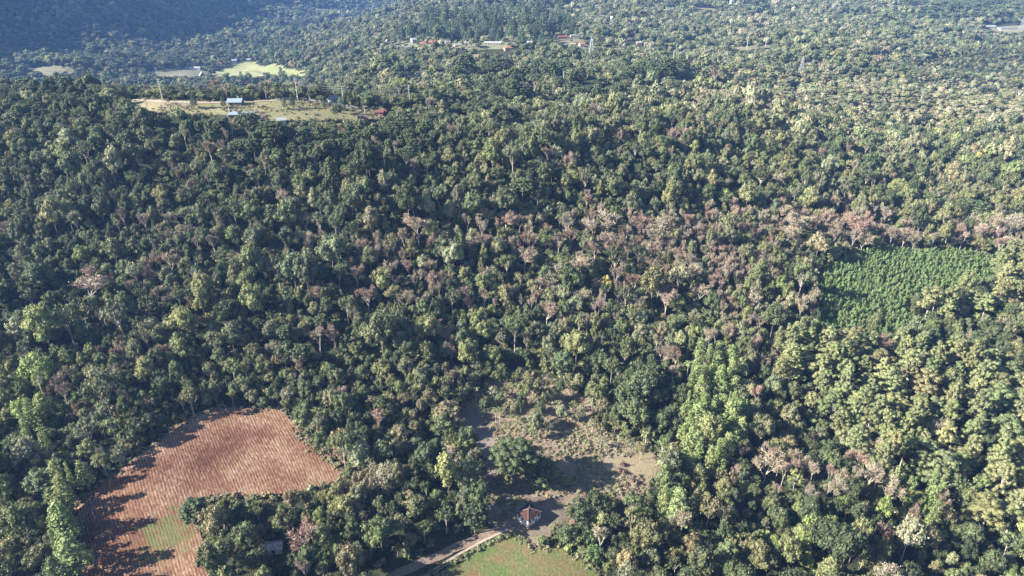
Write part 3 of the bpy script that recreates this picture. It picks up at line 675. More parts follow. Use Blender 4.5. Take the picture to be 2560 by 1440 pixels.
# houses of the village and the valley: (px, py, metres wide, metres deep, storeys, wall, roof, kind of roof, turn, label)
HOUSES = [
 (967,109,8,9,1.0,'white','greyroof','aframe',.3,'white steep-gabled cottage at the left end of the village'),
 (1036,107,13,10,1.6,'white','greyroof','gable',.5,'large white house with a grey roof left of the orange-roofed houses'),
 (1058,114,11,9,1.0,'white','orange','hip',.2,'white house with an orange hipped roof and dark garage opening'),
 (1077,111,6,8,1.0,'orange','orange','gable',.1,'small orange-walled annex between two orange-roofed houses'),
 (1095,110,12,8,1.0,'white','orange','gable',.0,'white house with an orange-red roof on the right of the orange annex'),
 (1118,110,8,7,1.0,'cream','greyroof','gable',.3,'small cream house below the big round dark tree'),
 (1160,112,10,8,1.0,'white','greyroof','hip',.2,'white house with grey hipped roof under the village street'),
 (1143,118,9,7,1.0,'pinkwall','greyroof','gable',.4,'pinkish house half hidden by trees below the white hipped house'),
 (1020,123,8,6,1.0,'white','greyroof','flat',.1,'low white building lowest on the village slope'),
 (1232,114,24,7,1.0,'cream','greyroof','gable',-.05,'long low cream building with a grey roof beside the street'),
 (1270,128,11,9,1.4,'pinkwall','orange','hip',.3,'pink house below the street among grey trees'),
 (1328,113,16,8,1.2,'white','greyroof','gable',-.1,'white and brick house at the right end of the street'),
 (1378,100,5,5,1.0,'white','blueroof','gable',.0,'tiny white house with a pale blue roof'),
 (1408,98,18,8,1.0,'brick','redroof','gable',.1,'brick house with a long red roof under the round clearing'),
 (1437,98,14,10,1.8,'cream','greyroof','flat',.1,'cream two-storey building with dark window rows right of the red roof'),
 (1455,118,8,8,1.4,'white','orange','gable',.2,'white gabled house with an orange roof left of the long wall'),
 (1530,54,13,10,1.8,'white','greyroof','aframe',.4,'white steep-roofed chalet alone above the village trees'),
 (1572,104,10,8,1.0,'brick','darkroof','gable',.2,'low brick-red house behind the pointed yellow-green tree'),
 (1598,112,9,6,1.0,'pinkwall','greyroof','gable',.1,'pale pinkish shed right of the pointed yellow-green tree'),
 (1046,196,7,7,1.5,'white','darkroof','flat',.3,'narrow white tower house among dark trees'),
 (1020,198,11,8,.9,'wood','darkroof','gable',.1,'dark timber house with a long terrace beside the white tower house'),
 (1783,17,12,8,1.0,'white','orange','gable',.1,'white house with orange roof in the far hill pasture'),
 (1723,20,9,7,1.0,'cream','greyroof','gable',.2,'cream house at the left end of the far hill pasture'),
 (1575,33,11,8,1.0,'brick','redroof','gable',.3,'reddish house above the white chalet'),
 (1716,160,13,9,1.0,'white','darkroof','gable',.8,'white house with dark roof in shade right of the tall poles'),
 (2525,76,44,16,.9,'white','blueroof','flat',.02,'long white warehouse with a pale blue roof at the right edge'),
 (2478,70,22,9,.8,'cream','greyroof','gable',.05,'cream row building left of the long warehouse'),
 (546,163,13,8,1.0,'white','redroof','gable',.1,'white valley house with a red roof left of the bright meadow'),
 (585,158,10,8,1.8,'white','greyroof','gable',.3,'tall white valley house at the top of the bright meadow'),
 (622,153,9,7,1.0,'white','greyroof','gable',.2,'small white house at the far top corner of the bright meadow'),
 (482,174,28,9,.9,'white','greyroof','gable',.05,'long white barn on the valley floor'),
 (504,191,10,9,1.4,'cream','greyroof','aframe',.5,'cream gabled house just behind the near ridge'),
 (586,266,10,7,1.0,'wood','blueroof','gable',.05,'dark farmhouse with a pale blue roof on the hilltop pasture'),
 (585,298,8,6,1.0,'wood','blueroof','hip',.1,'left pale blue-roofed shed at the edge of the hilltop pasture'),
 (620,299,8,6,1.0,'white','blueroof','gable',.1,'right pale blue-roofed shed at the edge of the hilltop pasture'),
 (702,312,6,5,1.0,'white','greyroof','gable',.3,'small white shed in a gap of the dark araucarias'),
 (832,258,9,7,1.0,'concrete','greyroof','gable',.9,'grey concrete house behind the bend of the hilltop lane'),
 (907,306,7,5,1.0,'brick','darkroof','gable',.2,'small reddish brick hut below the pasture'),
 (949,291,6,4,1.0,'redroof','redroof','gable',-.1,'red-walled shed at the end of the hilltop lane'),
]
HG = []
for h in HOUSES:
    ym = (1000, 2600) if (h[0] < 700 and h[1] < 200) else ((430, 800) if h[1] > 190 else (600, 3000))
    HG.append(ground(h[0], h[1], *ym))
HOUSEGAPS = [(g.x, g.y, h[2]*.62+3.5) for g, h in zip(HG, HOUSES)]
POLES = [ # px, py of the foot, metres tall, label
 (745,252,17,'tallest pale concrete pole standing beside the hilltop lane'), (408,255,17,'pale concrete pole leaning at the left end of the hilltop lane'),
 (297,240,9,'short pale pole in the shaded slope left of the pasture'), (860,268,16,'pale concrete pole behind the bend of the lane, joined by cables to the tallest pole'),
 (829,262,8,'thin dark wooden pole by the grey concrete house'), (1025,266,17,'pale concrete pole among dark trees right of the red bank'),
 (574,284,9,'white pole in front of the dark farmhouse on the pasture'), (912,284,6,'short white pole at the lower end of the lane'), (1202,228,16,'pale pole among araucarias below the narrow white tower house'),
 (1408,226,20,'pale pole with several crossarms in the middle of the plateau wood'), (1638,176,16,'pale pole with crossarms left of the tall pair'), (1681,172,23,'tall pale pole left of the shaded white house'),
 (1716,166,15,'pale pole touching the shaded white house'), (1583,180,13,'short pole with crossarms left of the tall pair'), (1792,168,14,'double pale pole on the wooded plateau'),
 (1867,122,18,'left pole of the pair above the bare ground on the right'), (1913,121,20,'right pole of the pair above the bare ground on the right'), (1660,80,12,'far thin pole above the village road'),
 (143,186,22,'left pole on the pale valley meadow'), (395,196,20,'pole rising behind the near ridge in the valley')]
PG = [ground(p[0], p[1], *((1000, 2400) if p[0] < 400 and p[1] < 200 else (420, 3000))) for p in POLES]
HOUSEGAPS += [(g.x, g.y, 2.6) for g in PG]
REC = {k: [] for k in ('broadleaf_tree', 'bare_tree', 'araucaria_tree', 'eucalyptus_tree', 'pine_tree', 'palm_tree', 'young_pine')}   # x, y, z, scale, rot, variant, r,g,b, note
def rec(kind, x, y, z, s, col, var=None, note=''):
    REC[kind].append((x, y, z, s, pr.uniform(0, 6.283), int(pr.integers(0, 99)) if var is None else var, col[0], col[1], col[2], note))
# ---- particular trees the picture singles out: kind, px, py of the foot, height, colour, note
SPECIAL = [
 ('araucaria_tree', 1285, 1208, 20, 'arau', 'huge dark araucaria with bunched tufts in the middle of the clearing', 1.5),
 ('araucaria_tree', 1262, 1205, 16, 'arau', 'dark araucaria leaning on the left side of the huge one', 1.0),
 ('broadleaf_tree', 1345, 1205, 13, 'deep', 'wide dark green tree on the right side of the huge araucaria', 1.8),
 ('broadleaf_tree', 1312, 1185, 14, 'mid', 'dark leafy tree behind the huge araucaria', 1.3),
 ('araucaria_tree', 1270, 1232, 11, 'olive', 'small olive araucaria in front of the huge one', .9),
 ('araucaria_tree', 1188, 1335, 14, 'arau', 'dark araucaria left of the farmhouse and above the dirt road', 1.15),
 ('araucaria_tree', 505, 1345, 19, 'arau', 'tall araucaria with bare stem at the stubble field corner', 1.0),
 ('araucaria_tree', 846, 305, 12, 'arau', 'lone flat-topped araucaria on the hilltop pasture', .9),
 ('pine_tree', 487, 272, 11, 'pinedk', 'lone rounded pine on the hilltop pasture left of the farmhouse', 1.4),
 ('pine_tree', 560, 272, 9, 'pinedk', 'pine touching the left side of the dark hilltop farmhouse', 1.2),
 ('pine_tree', 713, 274, 9, 'pinedk', 'left pine of the pair beside the tallest pole', 1.1), ('pine_tree', 732, 270, 10, 'pinedk', 'right pine of the pair beside the tallest pole', 1.1),
 ('pine_tree', 811, 274, 10, 'pinedk', 'lone pine on the pasture below the lane bend', 1.1), ('pine_tree', 858, 285, 13, 'pinedk', 'pine between the lane fence and the lone araucaria', 1.1),
 ('pine_tree', 637, 302, 7, 'pinedk', 'narrow dark conifer right of the pale blue-roofed sheds', .7), ('pine_tree', 600, 302, 7, 'pinedk', 'narrow dark conifer between the two pale blue-roofed sheds', .7),
 ('broadleaf_tree', 740, 215, 13, 'mid', 'tall tree behind the tallest pole', 1.0),
 ('bare_tree', 965, 215, 15, 'pink', 'pink leafless round tree on the spur above the red bank', 1.4),
 ('broadleaf_tree', 1095, 108, 34, 'mid', 'enormous rounded dark tree standing over the orange-roofed houses', 1.0), ('broadleaf_tree', 1130, 106, 26, 'mid', 'second big rounded tree right of the enormous one', 1.0),
 ('broadleaf_tree', 1122, 113, 13, 'mid', 'round bright tree above the small cream house', 1.1),
 ('pine_tree', 1490, 132, 38, 'yg', 'pointed yellow-green giant beside the lattice pylon', 1.5),
 ('broadleaf_tree', 2012, 262, 27, 'sage', 'big spreading grey-green tree with a wide shadow on the right plateau', 1.2),
 ('broadleaf_tree', 1910, 262, 20, 'sage', 'spreading grey-green tree left of the big spreading one', 1.1), ('broadleaf_tree', 1665, 240, 22, 'grey', 'broad grey tree on the plateau below the tall poles', 1.2),
 ('pine_tree', 1965, 960, 25, 'eucy', 'big golden-green conifer left of the eucalyptus stand', 1.7), ('pine_tree', 1940, 975, 20, 'eucy', 'smaller golden-green conifer left of the big golden one', 1.4),
 ('broadleaf_tree', 1250, 940, 9, 'yg', 'bright tree on the upper left rim of the clearing', 1.1), ('broadleaf_tree', 1460, 1372, 11, 'young', 'fresh green bushy tree right of the green field', 1.1),
 ('broadleaf_tree', 1480, 1400, 9, 'young', 'fresh green bushy tree lowest beside the green field', 1.1), ('broadleaf_tree', 1300, 1275, 7, 'olive', 'small open tree just above the farmhouse', 1.1),
 ('broadleaf_tree', 1365, 1225, 6, 'yg', 'small yellow-green tree right below the huge araucaria', .9), ('broadleaf_tree', 1417, 1215, 6, 'yg', 'small round tree on the dry slope right of the huge araucaria', 1.1),
 ('broadleaf_tree', 1385, 1335, 6, 'olive', 'round olive tree just right of the farmhouse', 1.2), ('broadleaf_tree', 1355, 1368, 6.5, 'yg', 'yellow-green tree in front of the farmhouse at the green field tip', 1.1),
 ('broadleaf_tree', 1405, 1322, 5, 'grey', 'small grey tree behind the round olive one', 1.2), ('broadleaf_tree', 1245, 1262, 4, 'mid', 'little dark tree left above the farmhouse', 1.0),
 ('pine_tree', 1460, 1130, 5, 'tan', 'small dry conifer alone on the shaded bare soil', 1.1), ('pine_tree', 1510, 1075, 10, 'mid', 'small green pine on the upper right of the clearing', 1.1),
 ('broadleaf_tree', 1108, 1100, 15, 'mid', 'tall dark tree shading the upper left side of the clearing', 1.2), ('broadleaf_tree', 1140, 1160, 15, 'olive', 'tall olive tree shading the left middle of the clearing', 1.1), ('broadleaf_tree', 1165, 1225, 14, 'grey', 'tall grey-green tree at the lower left of the clearing', 1.0), ('broadleaf_tree', 1118, 1060, 14, 'brown', 'brownish tree at the top left of the bare soil', 1.1),
 ('pine_tree', 178, 1290, 21, 'pinebr', 'upper tall pine on the left edge of the stubble field', 1.3), ('pine_tree', 176, 1360, 22, 'pinebr', 'middle tall pine on the left edge of the stubble field', 1.3), ('pine_tree', 200, 1440, 22, 'pinebr', 'lowest tall pine on the left edge of the stubble field', 1.5), ('pine_tree', 160, 1240, 19, 'pinebr', 'topmost tall pine on the left edge of the stubble field', 1.2),
 ('palm_tree', 1190, 1000, 9, 'yg', 'palm at the upper left of the clearing', 1.1), ('palm_tree', 1240, 1060, 11, 'mid', 'left palm of the pair above the huge araucaria', .9), ('palm_tree', 1250, 1060, 11.5, 'mid', 'right palm of the pair above the huge araucaria', .9),
 ('palm_tree', 1654, 1078, 11, 'lime', 'bright yellow palm right of the clearing', 1.3), ('palm_tree', 1716, 948, 13, 'yg', 'tall palm left of the tall bright pines', 1.1), ('palm_tree', 1394, 1200, 6, 'yg', 'low palm right of the huge araucaria', 1.1),
 ('palm_tree', 1612, 1124, 12, 'yg', 'palm with a pale stem at the right edge of the clearing', 1.0), ('palm_tree', 2025, 1080, 9, 'lime', 'yellow palm left of the eucalyptus stand', 1.2), ('palm_tree', 1340, 990, 9, 'yg', 'palm among the thin trees of the clearing', 1.0),
 ('palm_tree', 1505, 990, 9, 'grey', 'grey-green palm on the upper right rim of the clearing', 1.0)]
for k in range(26):   # thin half-grown trees scattered over the top of the clearing
    px, py = [(1235,1000),(1275,990),(1300,1020),(1375,1085),(1340,1062),(1445,1060),(1430,1030),(1450,1042),(1480,1085),(1535,1085),(1565,1105),(1575,1130),(1400,1010),(1320,965),(1290,960),(1365,965),(1410,985),(1270,1060),(1295,1075),(1545,1050),(1500,1120),(1600,1150),(1240,960),(1330,1000),(1390,1040),(1515,1045)][k]
    SPECIAL.append(('broadleaf_tree', px, py, pr.uniform(7, 10.5), ['sage', 'olive', 'yg', 'grey'][k % 4], '', .95))
SPW = []
for kind, px, py, H, cn, note, wid in SPECIAL:
    ym = (430, 3000) if py < 330 else (150, 500); g = ground(px, py, *ym); SPW.append((g.x, g.y, H*.3))
    v = int(pr.integers(0, 99)); nomH = KINDS[kind][v % len(KINDS[kind])][2]
    if kind == 'broadleaf_tree' and wid == .95: v = 7+(v % 2); nomH = KINDS[kind][v][2]
    col = vary(np.array([PAL[cn]]), .08)[0]
    REC[kind].append((g.x, g.y, g.z-.2, (H/nomH*wid, H/nomH), pr.uniform(0, 6.28), v, *col, note))
def near_special(X, Y):
    bad = np.zeros(len(X), bool)
    for x, y, r in SPW: bad |= (X-x)**2+(Y-y)**2 < (r*.62+.8)**2
    return bad
# ---- near wood: darts of varied crown radius
def darts():
    cell = 4.0; grid = {}; out = []
    ntry = 110000
    Y = np.sqrt(pr.uniform(140**2, 760**2, ntry)); X = pr.uniform(-1, 1, ntry)*(Y*.86+75)
    rr = np.exp(pr.normal(math.log(3.2), .40, ntry)+.14*patchy(3, X, Y)).clip(1.6, 7.4); h = height(X, Y)
    cx, cy, d = project(X, Y, h+7)
    ok = (cx > -420) & (cx < 2980) & (cy < 1720) & (cy > -50)
    e1 = inpoly(cx, cy, EUC) | inpoly(cx, cy, EUC3); e2 = inpoly(cx, cy, EUC2)
    kind = np.zeros(ntry, int); u = pr.random(ntry)     # 0 broadleaf 1 bare 2 arau 3 euc 4 pine
    cn = np.full(ntry, '', dtype=object)
    kind[u < bare_p(cx, cy)] = 1
    for poly, p in ARAU: k = inpoly(cx, cy, poly) & (u > 1-p); kind[k] = 2
    for poly, p, c_ in PINE: k = inpoly(cx, cy, poly) & (u > 1-p); kind[k] = 4; cn[k] = c_
    kind[e1 & (u > .10)] = 3; kind[e2 & (u > .45)] = 3
    kind[(kind == 0) & (pr.random(ntry) < .012) & (cy > 430)] = 2
    H = np.where(kind == 3, 20, np.where(kind == 4, 17, np.where(kind == 2, 14, 10.0)))
    om = open_mask(X, Y, h, H); bx, by, _ = project(X, Y, h); thin = (by < 1105) & inpoly(X, Y, GL['clear']) & (pr.random(ntry) < .09)
    ok &= ~(om & ~thin); ok &= ~near_special(X, Y); kind[thin & om] = 0; rr = np.where(thin & om, rr*.72, rr)
    rr = np.where(kind == 3, np.clip(rr*1.7, 5.2, 8.2), np.where(kind == 4, rr*.85, rr))
    for i in np.where(ok)[0]:
        x, y, r = X[i], Y[i], rr[i]; gx, gy_ = int(x//cell), int(y//cell); bad = False
        for a in range(gx-3, gx+4):
            for b in range(gy_-3, gy_+4):
                for (x2, y2, r2) in grid.get((a, b), ()):
                    if (x-x2)**2+(y-y2)**2 < ((r+r2)*.66)**2: bad = True; break
                if bad: break
            if bad: break
        if bad: continue
        grid.setdefault((gx, gy_), []).append((x, y, r)); out.append(i)
    out = np.array(out); tint = pick_tint(cx[out], cy[out], len(out), X[out], Y[out]); lf = low_front(X, Y); tall = np.clip(1.10+.16*patchy(7, X, Y), .75, 1.6)*np.where((Y > 515) & (X < 30), .62, 1.0)
    for j, i in enumerate(out):
        k = kind[i]; r = rr[i]
        if k == 0:
            s = r/4.3; vs_ = s*pr.uniform(.95, 1.45)+.16; rec('broadleaf_tree', X[i], Y[i], h[i]-.3, (s*1.05*(.6+.4*lf[i]), max(vs_, .5)*lf[i]*tall[i]), tint[j])
        elif k == 1:
            c_ = PAL[['pink', 'tan', 'redtw', 'pink'][int(pr.integers(0, 4))]]; s = r/3.3; rec('bare_tree', X[i], Y[i], h[i]-.2, (s, .80+.40*s), vary(np.array([c_]), .12)[0])
        elif k == 2: s = r/4.6; rec('araucaria_tree', X[i], Y[i], h[i]-.2, (s, .35+.55*s), vary(np.array([PAL['arau']]), .15)[0])
        elif k == 3: s = r/5.4; rec('eucalyptus_tree', X[i], Y[i], h[i]-.2, (s*1.05, pr.uniform(.8, 1.15)), vary(np.array([PAL['euc' if pr.random() < .65 else 'eucy']]), .1)[0])
        elif k == 4: s = r/2.9; rec('pine_tree', X[i], Y[i], h[i]-.2, (s, pr.uniform(.8, 1.08)), vary(np.array([PAL[cn[i] or 'pinebr']]), .12)[0])
    return len(out)
ndart = darts()
# ---- young plantation in loose rows
a0 = R(20); xs = [p[0] for p in YW]; ys = [p[1] for p in YW]; mx_, my_ = sum(xs)/len(xs), sum(ys)/len(ys)
uu, vv = np.meshgrid(np.arange(-150, 150, 2.0), np.arange(-150, 150, 2.1)); uu = uu.ravel()+pr.normal(0, .35, uu.size); vv = vv.ravel()+pr.normal(0, .35, vv.size)
X = mx_+uu*math.cos(a0)-vv*math.sin(a0); Y = my_+uu*math.sin(a0)+vv*math.cos(a0); k = inpoly(X, Y, YW) & (pr.random(len(X)) > .05); X, Y = X[k], Y[k]; h = height(X, Y)
for x, y, z in zip(X, Y, h): s = pr.uniform(.75, 1.25); rec('young_pine', x, y, z-.1, (s, s*pr.uniform(.8, 1.15)), vary(np.array([PAL['young']]), .14)[0])
# ---- far woods, on jittered grids that widen with distance
FARREC = []
def farwood(y0, y1, cell, sc):
    gx_ = np.arange(-2300, 2300, cell); gy2 = np.arange(y0, y1, cell); X, Y = np.meshgrid(gx_, gy2); X = X.ravel()+pr.uniform(-.48, .48, X.size)*cell; Y = Y.ravel()+pr.uniform(-.48, .48, Y.size)*cell
    k = np.abs(X) < Y*.9+60; X, Y = X[k], Y[k]; h = height(X, Y); cx, cy, d = project(X, Y, h+8)
    k = (cx > -330) & (cx < 2890) & (cy < 700) & (cy > -150); X, Y, h, cx, cy = X[k], Y[k], h[k], cx[k], cy[k]
    k = ~open_mask(X, Y, h, 9) & ~near_special(X, Y); X, Y, h, cx, cy = X[k], Y[k], h[k], cx[k], cy[k]
    tint = pick_tint(cx, cy, len(X), X, Y); u = pr.random(len(X)); bp = bare_p(cx, cy); kd = np.zeros(len(X), int); kd[u < bp] = 1
    for poly, p in ARAU: kd[inpoly(cx, cy, poly) & (u > 1-p)] = 2
    for poly, p, c_ in PINE: kd[inpoly(cx, cy, poly) & (u > 1-p)] = 4
    lf = low_front(X, Y)
    cut = inpoly(cx, cy, [(2255,172),(2330,140),(2500,104),(2900,90),(2900,205),(2300,205)])
    low = np.exp(-((cx-2250)/450)**2-((cy-255)/60)**2)
    for i in range(len(X)):
        s = sc*math.exp(pr.normal(0, .26))*(1-.30*low[i])*lf[i]**.8*(.55 if cut[i] else 1); k_ = kd[i]
        if k_ == 0: rec('broadleaf_tree', X[i], Y[i], h[i]-.5, (s, s*pr.uniform(.8, 1.25)*(1-.3*low[i])), tint[i])
        elif k_ == 1: rec('bare_tree', X[i], Y[i], h[i]-.5, (s, s), vary(np.array([PAL['pink' if u[i] < .5*bp[i] else 'tan']]), .12)[0]*.8)
        elif k_ == 2: rec('araucaria_tree', X[i], Y[i], h[i]-.5, (s*1.05, s*.95), vary(np.array([PAL['arau']]), .15)[0])
        else: rec('pine_tree', X[i], Y[i], h[i]-.5, (s*1.35, s*pr.uniform(.6, 1.1)), vary(np.array([PAL['pinedk']]), .15)[0])
farwood(760, 1150, 7.6, 1.0); farwood(1150, 1750, 9.0, 1.12); farwood(1750, 3700, 12.0, 1.4)

# ---- labels: what it looks like and where it stands, counted out from the nearest thing one can find
LAND = [(1322,1305,'the white farmhouse'),(683,1372,'the stone shed'),(560,1140,'the stubble field'),(1300,1420,'the green field'),(1290,1130,'the huge araucaria'),(2180,740,'the young pine plantation'),(2250,1020,'the eucalyptus stand'),
 (1765,1040,'the tall bright pines'),(1960,890,'the big golden conifer'),(630,275,'the hilltop pasture'),(1600,1170,'the dry grassy bank'),(1960,1180,'the pink bare clump'),(1100,1395,'the dirt road'),(150,1300,'the left pine column'),
 (1075,100,'the village'),(1490,105,'the pointed village tree'),(2012,230,'the big spreading tree'),(1750,600,'the wide bare-tree belt'),(410,690,'the left bare trees'),(2550,720,'the right picture edge'),(20,900,'the left picture edge'),(60,1010,'the yellow-green trees')]
DIRS = ['right', 'upper right', 'top', 'upper left', 'left', 'lower left', 'bottom', 'lower right']
ORD = lambda n: str(n)+({1: 'st', 2: 'nd', 3: 'rd'}.get(n % 10 if n % 100 not in (11, 12, 13) else 0, 'th'))
def tone_word(c):
    L = .3*c[0]+.6*c[1]+.1*c[2]; rg = c[0]/max(c[1], 1e-4)
    if rg > 1.45: return 'reddish'
    if rg > 1.12: return 'brownish'
    if rg > .95: return 'khaki' if L > .11 else 'olive'
    if L < .055: return 'dark green'
    if c[2]/c[1] > .52: return 'grey-green'
    if L > .12: return 'bright yellow-green'
    return 'mid green'
KW = {'broadleaf_tree': ('broadleaf tree', 'broadleaf trees of the wood'), 'bare_tree': ('leafless tree', 'leafless trees'), 'araucaria_tree': ('araucaria', 'araucarias'), 'eucalyptus_tree': ('eucalyptus', 'eucalyptus trees of the stand'),
      'pine_tree': ('pine', 'pines'), 'palm_tree': ('palm', 'palms'), 'young_pine': ('young pine', 'young pines of the plantation')}
LAB = {}
def make_stuff(name, srcs, rows, label):
    """one object: the countless rest of a wood, its trees set out on their own ground points"""
    sc = bpy.data.collections.new(name+'_sources')
    for i, me in enumerate(srcs):
        o = bpy.data.objects.new('%s_source_%02d' % (name, i), me); sc.objects.link(o)
    n = len(rows); co = np.array([r[:3] for r in rows], np.float32)
    me = bpy.data.meshes.new(name); me.vertices.add(n); me.vertices.foreach_set('co', co.ravel())
    a = me.attributes.new('scl', 'FLOAT_VECTOR', 'POINT'); a.data.foreach_set('vector', np.array([(r[3][0], r[3][0], r[3][1]) for r in rows], np.float32).ravel())
    a = me.attributes.new('rot', 'FLOAT_VECTOR', 'POINT'); a.data.foreach_set('vector', np.array([(pr.normal(0, .05), pr.normal(0, .05), r[4]) for r in rows], np.float32).ravel())
    a = me.attributes.new('idx', 'INT', 'POINT'); a.data.foreach_set('value', np.array([r[5] for r in rows], np.int32))
    a = me.attributes.new('tint', 'FLOAT_COLOR', 'POINT'); a.data.foreach_set('color', np.array([(r[6], r[7], r[8], 1) for r in rows], np.float32).ravel())
    me.update(); o = link(name, me); ng = bpy.data.node_groups.new(name, 'GeometryNodeTree')
    ng.interface.new_socket('Geometry', in_out='INPUT', socket_type='NodeSocketGeometry'); ng.interface.new_socket('Geometry', in_out='OUTPUT', socket_type='NodeSocketGeometry')
    gi = ng.nodes.new('NodeGroupInput'); go = ng.nodes.new('NodeGroupOutput'); ip = ng.nodes.new('GeometryNodeInstanceOnPoints'); ci = ng.nodes.new('GeometryNodeCollectionInfo')
    ci.inputs['Collection'].default_value = sc; ci.inputs['Separate Children'].default_value = True; ci.inputs['Reset Children'].default_value = True
    def na(nm, ty): x = ng.nodes.new('GeometryNodeInputNamedAttribute'); x.data_type = ty; x.inputs[0].default_value = nm; return [s for s in x.outputs if s.enabled and s.name == 'Attribute'][0]
    e2r = ng.nodes.new('FunctionNodeEulerToRotation')
    L = ng.links.new; L(gi.outputs[0], ip.inputs['Points']); L(ci.outputs[0], ip.inputs['Instance']); ip.inputs['Pick Instance'].default_value = True
    L(na('idx', 'INT'), ip.inputs['Instance Index']); L(na('scl', 'FLOAT_VECTOR'), ip.inputs['Scale']); L(na('rot', 'FLOAT_VECTOR'), e2r.inputs[0]); L(e2r.outputs[0], ip.inputs['Rotation'])
    L(ip.outputs[0], go.inputs[0]); md = o.modifiers.new('scatter', 'NODES'); md.node_group = ng
    tag(o, label, None, None, 'stuff'); return o
STUFFN = {'broadleaf_tree': ('broadleaf_forest', 'dense broadleaf forest covering the hillsides and plateau'), 'bare_tree': ('bare_woodland', 'leafless pinkish trees scattered through the distant forest'), 'araucaria_tree': ('araucaria_forest', 'dark araucarias mixed into the distant forest'),
  'eucalyptus_tree': ('eucalyptus_grove', 'eucalyptus trees continuing beyond the stand'), 'pine_tree': ('pine_forest', 'dark pines of the distant woods'), 'young_pine': ('pine_plantation', 'dense rows of bright green young pines')}
TREE_COUNT = {}
for kind, rows in REC.items():
    A = np.array([r[:3] for r in rows]); H = np.array([KINDS[kind][r[5] % len(KINDS[kind])][2]*r[3][1] for r in rows]); Wd = np.array([KINDS[kind][r[5] % len(KINDS[kind])][3]*r[3][0] for r in rows])
    cx, cy, d = project(A[:, 0], A[:, 1], A[:, 2]+H*.6); inside = (cx > -15) & (cx < 2575) & (cy > -8) & (cy < 1450)
    size = np.sqrt(H*Wd)*FPX/d*inside; special = np.array([bool(r[9]) for r in rows]); size = np.where(special, 1e6+size, size)
    order = [i for i in np.argsort(-size) if size[i] > 0]; order = order[:300]; TREE_COUNT[kind] = (len(order), len(rows))
    used = set(order); kw, grp = KW[kind]
    # nearest landmark, side of it, and rank there among all of the kind
    lm = np.array([(l[0], l[1]) for l in LAND]); D = np.hypot(cx[:, None]-lm[None, :, 0], cy[:, None]-lm[None, :, 1]); li = D.argmin(1)
    ang = (np.round(np.arctan2(-(cy-lm[li, 1]), cx-lm[li, 0])/(math.pi/4)).astype(int)) % 8; ranks = {}
    for i in sorted(range(len(rows)), key=lambda i: D[i, li[i]]):
        if not inside[i]: continue
        ranks[(li[i], ang[i])] = ranks.get((li[i], ang[i]), 0)+1; rows[i] = rows[i]+(ranks[(li[i], ang[i])],)
    for i in order:
        r = rows[i]; cr, tk, h0, w0 = KINDS[kind][r[5] % len(KINDS[kind])]; col = r[6:9]
        if r[9]: label = r[9]
        else:
            sz = size[i] if size[i] < 1e5 else size[i]-1e6
            prof = 'tall' if H[i]/max(Wd[i], .1) > 3.2 else ('wide' if H[i]/max(Wd[i], .1) < 2.3 else 'rounded')
            big = 'large' if Wd[i] > 4.8 else ('small' if Wd[i] < 3 else 'medium')
            if kind in ('palm_tree', 'young_pine', 'eucalyptus_tree', 'araucaria_tree'): prof = ''
            label = ' '.join(('%s %s %s %s, %s from %s to the %s' % (big, prof, tone_word(col), kw, ORD(r[-1]), LAND[li[i]][2], DIRS[ang[i]])).split())
        s = r[3]; t_ = thing(kind, label, 'tree', (r[0], r[1], r[2]), r[4], grp); t_.scale = (s[0], s[0], s[1])
        tn = [float(col[0]), float(col[1]), float(col[2])]
        c_ = link('twigs' if kind == 'bare_tree' else ('fronds' if kind == 'palm_tree' else 'crown'), cr, t_); c_['tint'] = tn
        link('trunk', tk, t_)
    rest = [rows[i] for i in range(len(rows)) if i not in used]
    if rest and kind in STUFFN:
        near = [join(kind, v[0], v[1]) for v in KINDS[kind]]; far = FAR.get(kind, []); nn_ = len(near); out = []
        for r in rest:
            y = r[1]; v = r[5] % nn_
            if y > 620 and far: v = nn_+r[5] % len(far)
            out.append(tuple(r[:5])+(v,)+tuple(r[6:9]))
        make_stuff(STUFFN[kind][0], near+far, out, STUFFN[kind][1])
print('TREES', TREE_COUNT, 'darts', ndart)
# ---- undergrowth: low bushes between the stems and along the clearing edges
n = 26000; Y = np.sqrt(pr.uniform(150**2, 640**2, n)); X = pr.uniform(-1, 1, n)*(Y*.84+50); h = height(X, Y); cx, cy, d = project(X, Y, h+1)
ok = (cx > -200) & (cx < 2760) & (cy < 1560); hard = np.zeros(n, bool)
for wp in (GL['field'], GL['green'], YW): hard |= inpoly(X, Y, wp)
for rx, ry in ROADLINE: hard |= (np.abs(X-rx) < 3.6) & (np.abs(Y-ry) < 3.6)
soft = inpoly(X, Y, GL['clear']) | inpoly(X, Y, GL['upper'])
for (wx, wy, wr) in HOUSEGAPS: hard |= ((X-wx)**2+(Y-wy)**2 < wr*wr)
fh = ground(1320, 1322, 150, 300); hard |= (X-fh.x)**2+(Y-fh.y-4)**2 < 9**2
sd = ground(683, 1388, 150, 300); hard |= (X-sd.x)**2+(Y-sd.y-3)**2 < 5.5**2
ok &= ~hard & ~(soft & (pr.random(n) > .28)); X, Y, h, cx, cy, soft = X[ok], Y[ok], h[ok], cx[ok], cy[ok], soft[ok]
tint = pick_tint(cx, cy, len(X)); rows = []
for i in range(len(X)):
    s = pr.uniform(.5, 1.0) if soft[i] else pr.uniform(.9, 2.0); c_ = tint[i]*(1.25 if soft[i] else 1); rows.append((X[i], Y[i], h[i]-.1, (s, s*pr.uniform(.7, 1.2)), pr.uniform(0, 6.28), int(pr.integers(0, 4)), *c_))
make_stuff('undergrowth', FAR['bush'], rows, 'low bushes and saplings under and between the trees')
n = 9000; xs = [q[0] for q in GL['clear']]; ys = [q[1] for q in GL['clear']]; X = pr.uniform(min(xs), max(xs), n); Y = pr.uniform(min(ys), max(ys), n)
